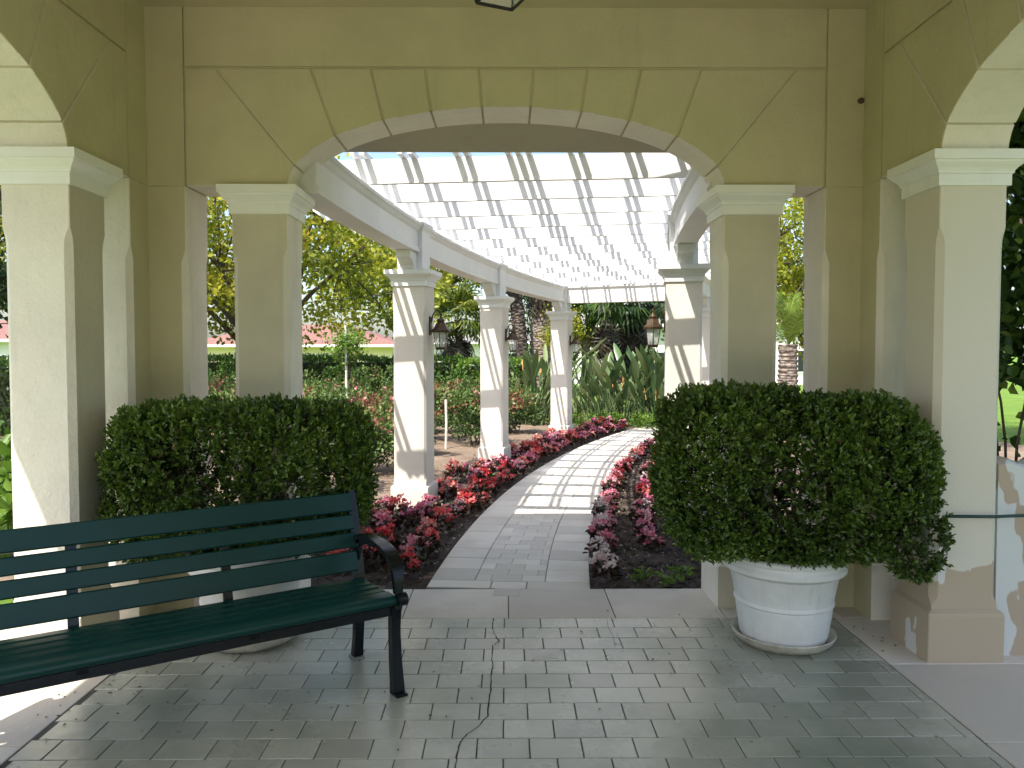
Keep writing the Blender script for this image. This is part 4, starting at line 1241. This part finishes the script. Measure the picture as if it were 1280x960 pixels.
# ------------------------------------------------------------------ palms
def palm_trunk_mat(name, a, b):
    m, N, L, P = nt(name)
    v = objcoord(N, L, (1, 1, 1))
    vo = N.new('ShaderNodeTexVoronoi'); vo.inputs['Scale'].default_value = 9
    mp = objcoord(N, L, (1, 1, 1.6)); L.new(mp, vo.inputs['Vector'])
    c = ramp(N, L, vo.outputs['Distance'], [(0.1, a), (0.6, b)])
    L.new(c, P.inputs['Base Color']); P.inputs['Roughness'].default_value = 0.95
    L.new(bump(N, L, vo.outputs['Distance'], 0.05, 1.0), P.inputs['Normal'])
    return m
M['ptr_light'] = palm_trunk_mat('palm_trunk_grey', (0.42, 0.36, 0.31), (0.20, 0.16, 0.14))
M['ptr_dark'] = palm_trunk_mat('palm_trunk_dark', (0.22, 0.18, 0.15), (0.045, 0.035, 0.03))
def fan_frond(seed, dead=False):
    rng = random.Random(seed); vs = []; fs = []
    vs += [(0, -0.012, 0), (0, 0.012, 0), (0.62, 0.010, 0.03), (0.62, -0.010, 0.03)]; fs.append((0, 1, 2, 3))
    nseg = 17
    for k in range(nseg):
        a = R(-105 + 210*k/(nseg-1)); l = 0.62*(1-0.25*abs(a)/2)*rng.uniform(0.85, 1.1)
        dx, dy = math.cos(a), math.sin(a); w = 0.03
        dr = rng.uniform(0.25, 0.5)
        c0 = (0.60, 0, 0.03); m = (0.60+dx*l*0.55, dy*l*0.55, 0.04-0.05*dr); e = (0.60+dx*l, dy*l, 0.03-0.55*dr)
        b = len(vs)
        vs += [c0, (m[0]-dy*w, m[1]+dx*w, m[2]), e, (m[0]+dy*w, m[1]-dx*w, m[2])]
        fs.append((b, b+1, b+2, b+3))
    me = bpy.data.meshes.new('frond'); me.from_pydata(vs, [], fs); me.update()
    at = me.attributes.new('tint', 'FLOAT', 'FACE'); at.data.foreach_set('value', [rng.uniform(0.1, 1) for _ in fs])
    me.materials.append(M['palmdead'] if dead else M['palm'])
    return me
fans = [fan_frond(i) for i in range(5)]; deadfans = [fan_frond(20+i, True) for i in range(4)]
def trunk_mesh(pts, rad, seed, bands=26):
    """ringed trunk with old leaf-base steps"""
    rng = random.Random(seed); mb = MB(); P_ = []; R_ = []
    pts = [Vector(p) for p in pts]
    n = bands
    for k in range(n+1):
        u = k/n*(len(pts)-1); i = min(int(u), len(pts)-2); f = u-i
        c = pts[i].lerp(pts[i+1], f); r_ = rad[i]*(1-f)+rad[i+1]*f
        P_ += [c, c+(pts[i+1]-pts[i]).normalized()*0.01]; R_ += [r_*1.07, r_*0.9]
    mb.tube(P_, R_, 12)
    return mb
shaded_fans = []
for f_ in fans:
    q_ = f_.copy(); q_.materials.clear(); q_.materials.append(M['dark']); shaded_fans.append(q_)  # crown fronds recoloured dark to stand for foliage in shade
def fan_palm(loc, h, ncr, nde, seed, label, tmat, lean=(0, 0), rad=0.16, sc=1.0, skirt=1.0):
    fset = fans if seed == 31 else shaded_fans
    rr = random.Random(seed)
    root = empty('fan_palm', loc); tag(root, label, 'palm tree', 'palms at the end of the garden')
    top = Vector((lean[0], lean[1], h))
    trunk_mesh([(0, 0, -0.2), (lean[0]*0.4, lean[1]*0.4, h*0.5), tuple(top)], [rad*1.15, rad, rad*0.9], seed).build('trunk', M[tmat], root)
    for k in range(ncr):
        o = link('frond', fset[rr.randrange(5)], None, root, tuple(top+Vector((0, 0, rr.uniform(-.15, .1)))))
        s = sc*rr.uniform(0.85, 1.15); o.scale = (s, s, s)
        o.rotation_euler = (rr.uniform(-.3, .3), -R(rr.uniform(-45, 75)), rr.uniform(0, 6.28))
    for k in range(nde):
        o = link('dead_frond', deadfans[rr.randrange(4)], None, root, tuple(top+Vector((0, 0, -rr.uniform(0.05, skirt)))))
        s = sc*rr.uniform(0.8, 1.1); o.scale = (s, s, s)
        o.rotation_euler = (rr.uniform(-.3, .3), R(rr.uniform(62, 86)), rr.uniform(0, 6.28))
    return root
fan_palm((-1.22, 21.8, zg(21)), 2.55, 46, 10, 31, 'small fan palm with yellow-green crown between the first two left columns', 'ptr_dark', (-0.15, 0), 0.12, 0.95, 0.5)
fan_palm((0.96, 22.5, zg(22)), 5.2, 24, 16, 32, 'thick pale grey palm trunk between the middle and last columns', 'ptr_light', (0.12, 0), 0.30, 1.3, 1.6)
fan_palm((0.62, 22.0, zg(22)), 5.6, 20, 16, 33, 'leaning mottled palm trunk left of the thick pale one', 'ptr_dark', (-0.75, 0), 0.20, 1.2, 1.4)
fan_palm((2.85, 21.5, zg(21)), 3.1, 26, 44, 34, 'shaggy dark palm with hanging dead fronds behind the last column', 'ptr_dark', (0.0, 0), 0.22, 1.15, 1.5)
fan_palm((3.95, 22.5, zg(22)), 3.3, 28, 40, 35, 'dark palm with drooping fronds left of the right lantern', 'ptr_dark', (-0.2, 0), 0.2, 1.15, 1.4)
fan_palm((3.9, 20.6, zg(20)), 2.9, 16, 14, 36, 'dark leaning palm trunk behind the right lantern', 'ptr_dark', (1.5, 0), 0.25, 1.1, 1.0)
# cycad by the right-hand narrow opening
cy_ = empty('cycad', (5.22, 14.2, zg(14))); tag(cy_, 'cycad with upright fronds on a ringed trunk past the right column', 'cycad')
trunk_mesh([(0, 0, -0.1), (0, 0, 0.8), (0, 0, 1.72)], [0.22, 0.19, 0.17], 3, 20).build('trunk', M['ptr_light'], cy_)
def pinnate(seed, L_=1.15):
    rng = random.Random(seed); vs = []; fs = []; n = 26
    def sp(u): return Vector((0.30*L_*u*u, 0, L_*u*(1-0.15*u)))
    for k in range(n):
        u0, u1 = k/n, (k+1)/n; a, b = sp(u0), sp(u1); w = 0.012*(1-u0)+0.003; i = len(vs)
        vs += [(a.x, -w, a.z), (a.x, w, a.z), (b.x, w*0.9, b.z), (b.x, -w*0.9, b.z)]; fs.append((i, i+1, i+2, i+3))
        if u0 > 0.15:
            l = 0.26*math.sin(PI*min(1, (u0-0.08)*1.02))**0.6+0.02
            for s in (-1, 1):
                i = len(vs); q = 0.012
                tip = (a.x+0.05, s*l*0.8, a.z+l*0.55)
                vs += [(a.x, s*0.004, a.z-q), tip, (a.x, s*0.004, a.z+q)]; fs.append((i, i+1, i+2))
    me = bpy.data.meshes.new('frond'); me.from_pydata(vs, [], fs); me.update()
    at = me.attributes.new('tint', 'FLOAT', 'FACE'); at.data.foreach_set('value', [rng.uniform(0.2, 1) for _ in fs])
    me.materials.append(M['cycad']); return me
pin = [pinnate(i) for i in range(3)]
rr = random.Random(12)
for k in range(18):
    o = link('frond', pin[k % 3], None, cy_, (0, 0, 1.68)); o.rotation_euler = (0, rr.uniform(-0.15, 0.75), k*2.4)

# ------------------------------------------------------------------ houses
M['cream_wall'] = stucco('house_cream', (0.80, 0.70, 0.46), 0.05, 0.002)
M['white_wall'] = stucco('house_white', (0.74, 0.73, 0.68), 0.05, 0.002)
M['redroof'] = simple('red_roof', (0.25, 0.125, 0.105), 0.9, 0, 0.2, 4, 0.02)
M['pinkroof'] = simple('pink_roof', (0.55, 0.28, 0.24), 0.9, 0, 0.2, 4, 0.02)
M['greyroof'] = simple('grey_roof', (0.22, 0.21, 0.20), 0.9, 0, 0.2, 4, 0.02)
def pane_mat():
    m, N, L, P = nt('window_pane'); P.inputs['Base Color'].default_value = (0.02, 0.025, 0.03, 1); P.inputs['Roughness'].default_value = 0.08
    return m
M['pane'] = pane_mat()
def house(name, x, y, w, dp, z0, ze, zr, wmat, rmat, label, windows, rz=0, over=0.6):
    root = empty(name, (x, y, z0), rz); tag(root, label, 'house', 'houses beyond the hedge')
    he = ze-z0; hr = zr-z0
    MB().box(-w/2, w/2, 0, dp, -0.3, he).build('wall', M[wmat], root)
    o = over
    rf = MB(); a = [(-w/2-o, -o, he), (w/2+o, -o, he), (w/2+o, dp+o, he), (-w/2-o, dp+o, he)]
    b = [(p[0], p[1], p[2]+0.16) for p in a]; rl = w/2-dp*0.42
    rid = [(-max(rl, 0.2), dp/2, hr), (max(rl, 0.2), dp/2, hr)]
    rf.add(b + rid, [(0, 1, 5, 4), (1, 2, 5), (2, 3, 4, 5), (3, 0, 4)])
    roof = rf.build('roof', M[rmat], root)
    MB().rings([a, b], True, False).build('fascia', M['trim'], roof)
    for (xa, xb, za, zb) in windows:
        fr = MB().box(xa-0.09, xb+0.09, -0.05, 0.02, za-0.09, zb+0.09).build('window', M['trim'], root)
        xm = (xa+xb)/2
        for (p, q) in ((xa, xm-0.03), (xm+0.03, xb)):
            MB().box(p, q, -0.056, -0.04, za, zb).build('pane', M['pane'], fr)
    return root
house('house', -13.4, 48, 12.5, 9, -0.95, 1.62, 3.15, 'cream_wall', 'redroof', 'low cream house with a faded red roof behind the hedge', [(0.2, 3.2, 0.75, 2.05), (-3.6, -1.6, 0.9, 2.0)])
house('house', -1.5, 56, 7.5, 9, -0.95, 1.85, 3.5, 'white_wall', 'greyroof', 'white house behind the fan palm between the left columns', [(-2.6, -1.2, 0.9, 2.1), (1.1, 2.6, 0.9, 2.1)])
house('house', 8.4, 44, 9.0, 8, -0.8, 2.75, 4.2, 'white_wall', 'greyroof', 'pale house wall behind the palms at the end of the walk', [(-1.2, 0.6, 0.9, 2.1), (2.4, 3.8, 0.9, 2.1)])
house('house', 19.5, 44, 9.0, 8, -0.7, 2.9, 5.0, 'white_wall', 'pinkroof', 'white house with pink roof past the right column', [(-3.6, -2.0, 0.9, 2.1), (1.4, 3.0, 0.9, 2.1)])
house('house', -33, 44, 12.0, 9, -0.9, 1.9, 3.3, 'white_wall', 'redroof', 'white house far left beyond the near pillar', [(-1.0, 1.0, 0.9, 2.0), (3.0, 4.5, 0.9, 2.0)])

# overhead wires
def wire(p0, p1, sag, r_, label, box=False):
    mid = (Vector(p0)+Vector(p1))/2; root = empty('overhead_wire', tuple(mid)); tag(root, label, 'cable', 'overhead wires')
    pts = []
    for k in range(17):
        u = k/16; q = Vector(p0).lerp(Vector(p1), u) - mid; q.z -= sag*4*u*(1-u); pts.append(tuple(q))
    MB().tube(pts, r_, 6).build('cable', M['cable'], root)
    return root
w1 = wire((-20, 24.0, 2.95), (2.0, 24.0, 5.0), 0.35, 0.035, 'thick overhead cable with a dark splice case crossing the street tree')
MB().lathe([(0.02, -0.42), (0.085, -0.36), (0.10, 0), (0.085, 0.36), (0.02, 0.42)], 10).build('splice_case', M['cable'], w1, True)
sc_ = w1.children[1]; sc_.rotation_euler = (0, R(84), 0); sc_.location = (4.75, 0, 0.18)
wire((-20, 24.4, 2.2), (2.0, 24.4, 4.0), 0.35, 0.018, 'thin overhead cable below the thick one')

# ------------------------------------------------------------------ right side: vine, low wall, tie
def worn_mat():
    m, N, L, P = nt('flaking_wall')
    v = worldcoord(N, L); vb = worldcoord(N, L, (1.0, 1.0, 0.55))
    n1 = noise(N, L, vb, 5.5, 3, 0.45); n2 = noise(N, L, v, 60, 3, 0.6)
    c = ramp(N, L, n1, [(0.50, (0.62, 0.64, 0.62)), (0.515, (0.45, 0.36, 0.27))])
    L.new(c, P.inputs['Base Color']); P.inputs['Roughness'].default_value = 0.9
    b = bump(N, L, n1, 0.004, 0.3); L.new(bump(N, L, n2, 0.002, 0.7, b), P.inputs['Normal'])
    return m
M['worn'] = worn_mat()
lw = MB(); tp = [(2.46 + 1.3*k/22, 0.985 + 0.035*math.sin(k*1.9)+0.02*math.sin(k*4.1) - 0.012*k*0.3) for k in range(23)]
rings = []
for x, z in tp:
    rings.append([(x, 3.80, -0.1), (x, 3.98, -0.1), (x, 3.98, z-0.02), (x, 3.95, z), (x, 3.83, z), (x, 3.80, z-0.02)])
o = lw.rings(rings).build('low_wall', M['worn'], None, angle=R(40))
tag(o, 'low whitewashed wall with flaking paint outside the right pillar', 'wall')
# flaked lower part of the near right column: a thin skin of old paint on its plinth and shaft
rng = np.random.default_rng(31)
M['vine'] = leafmat('vine_leaf', [(0, (0.03, 0.07, 0.012)), (0.6, (0.08, 0.16, 0.025)), (1, (0.22, 0.33, 0.06))], 0.45)
vine = empty('climbing_vine', (2.95, 4.25, 0)); tag(vine, 'dark leafy climbing vine outside the right pillar', 'vine')
n = 6500
B = np.stack([rng.uniform(-0.30, 1.1, n), rng.normal(0, 0.22, n), rng.uniform(1.35, 3.3, n)], 1)
B = B[smooth3(B, 4, 1)+0.5*smooth3(B, 11, 2) > -0.55]
D = rng.normal(size=B.shape)+np.array([-0.1, -0.5, -0.3])
link('foliage', leaf_mesh('foliage', B, D, 0.085, 0.055, 5, np.clip(0.35+0.4*rng.normal(size=len(B)), 0, 1)), M['vine'], vine)
st = MB(); Bl = []
for k in range(16):
    x0, y0 = rng.uniform(-0.2, 0.9), rng.normal(0, 0.15)
    pts = []; x = x0
    for j in range(9):
        z = 0.05 + j*0.24; x += rng.normal()*0.05; pts.append((x, y0+rng.normal()*0.03, z))
        if j and rng.uniform() < 0.65: Bl += [(x, y0, z+rng.uniform(-.1, .1)) for _ in range(3)]
    st.tube(pts, np.linspace(0.011, 0.005, 9).tolist(), 5)
st.build('stems', M['twig'], vine)
Bl = np.array(Bl)
link('sparse_leaves', leaf_mesh('sparse_leaves', Bl, rng.normal(size=Bl.shape), 0.075, 0.05, 9), M['vine'], vine)
o = MB().tube([(-0.30, -0.02, 0), (-0.05, -0.012, -0.004), (0.3, 0.03, 0.0), (1.0, 0.05, 0.004)], 0.008, 7).build('plant_tie', simple('green_tie', (0.012, 0.05, 0.045), 0.5), None, True, loc=(2.43, 3.70, 0.735))
tag(o, 'dark green tie wire stretched outward from the right pillar', 'wire')


def flaked_mat():
    m, N, L, P = nt('flaked_column_paint')
    v = worldcoord(N, L); vb = worldcoord(N, L, (1.0, 1.0, 0.5))
    n1 = noise(N, L, vb, 5.0, 3, 0.5); n2 = noise(N, L, v, 60, 3, 0.6); n3 = noise(N, L, v, 4, 3, 0.5)
    sx = N.new('ShaderNodeSeparateXYZ'); L.new(v, sx.inputs[0])
    ad = N.new('ShaderNodeMath'); ad.operation = 'MULTIPLY_ADD'; L.new(n3, ad.inputs[0]); ad.inputs[1].default_value = 0.5; L.new(sx.outputs['Z'], ad.inputs[2])
    low = ramp(N, L, ad.outputs[0], [(0.70, (1, 1, 1)), (0.712, (0, 0, 0))])
    pc = ramp(N, L, n1, [(0.60, (0.47, 0.385, 0.28)), (0.608, (0.66, 0.66, 0.62))])
    c = mix(N, L, (0.66, 0.62, 0.52), pc, low)
    L.new(c, P.inputs['Base Color']); P.inputs['Roughness'].default_value = 0.9
    b = bump(N, L, n1, 0.003, 0.3); L.new(bump(N, L, n2, 0.002, 0.7, b), P.inputs['Normal'])
    return m
fm = flaked_mat()
for w_ in pav.children:
    if w_.name.startswith('right_wall'):
        for c in w_.children:
            if c.name.startswith('column') and c.location.x < 0:
                c['label'] = 'column with flaking paint at its foot'
                for q in [c] + [k for k in c.children if k.name.startswith('plinth')]:
                    q.data = q.data.copy(); q.data.materials.clear(); q.data.materials.append(fm)

nest = MB(); nest.lathe([(0.006, -0.016), (0.017, -0.008), (0.02, 0.002), (0.012, 0.013), (0.003, 0.018)], 9)
o = nest.build('mud_nest', simple('dried_mud', (0.10, 0.06, 0.04), 1.0, 0, 0.4, 40, 0.004), None, True, loc=(2.075, 4.535, 2.995))
tag(o, 'tiny dark mud nest high in the right corner of the pavilion', 'insect nest')

rng = np.random.default_rng(61)
n = 150
c = np.array([(1.95, 4.05, 0.35), (-1.2, 3.5, 0.7), (1.3, 4.5, 0.5), (0.3, 3.6, 1.3), (-1.9, 3.4, 0.35)])
ix = rng.integers(0, 5, n)
B = np.stack([c[ix, 0]+rng.normal(size=n)*c[ix, 2]*0.6, c[ix, 1]+rng.normal(size=n)*c[ix, 2]*0.5, np.full(n, 0.003)], 1)
B = B[(B[:, 1] < 4.5) & (np.abs(B[:, 0]) < 2.05)]
D = rng.normal(size=B.shape); D[:, 2] = 0.08
lit = leafmat('dry_leaf', [(0, (0.10, 0.07, 0.04)), (0.6, (0.22, 0.16, 0.08)), (1, (0.16, 0.19, 0.06))], 0.0, 0.8)
o = link('leaf_litter', leaf_mesh('leaf_litter', B, D, 0.017, 0.010, 4, None, 'hex', 0.05, np.tile([0, 0, 1.0], (len(B), 1))), lit)
tag(o, 'tiny dry leaves scattered on the pavilion tiles', 'leaf litter', kind='stuff')
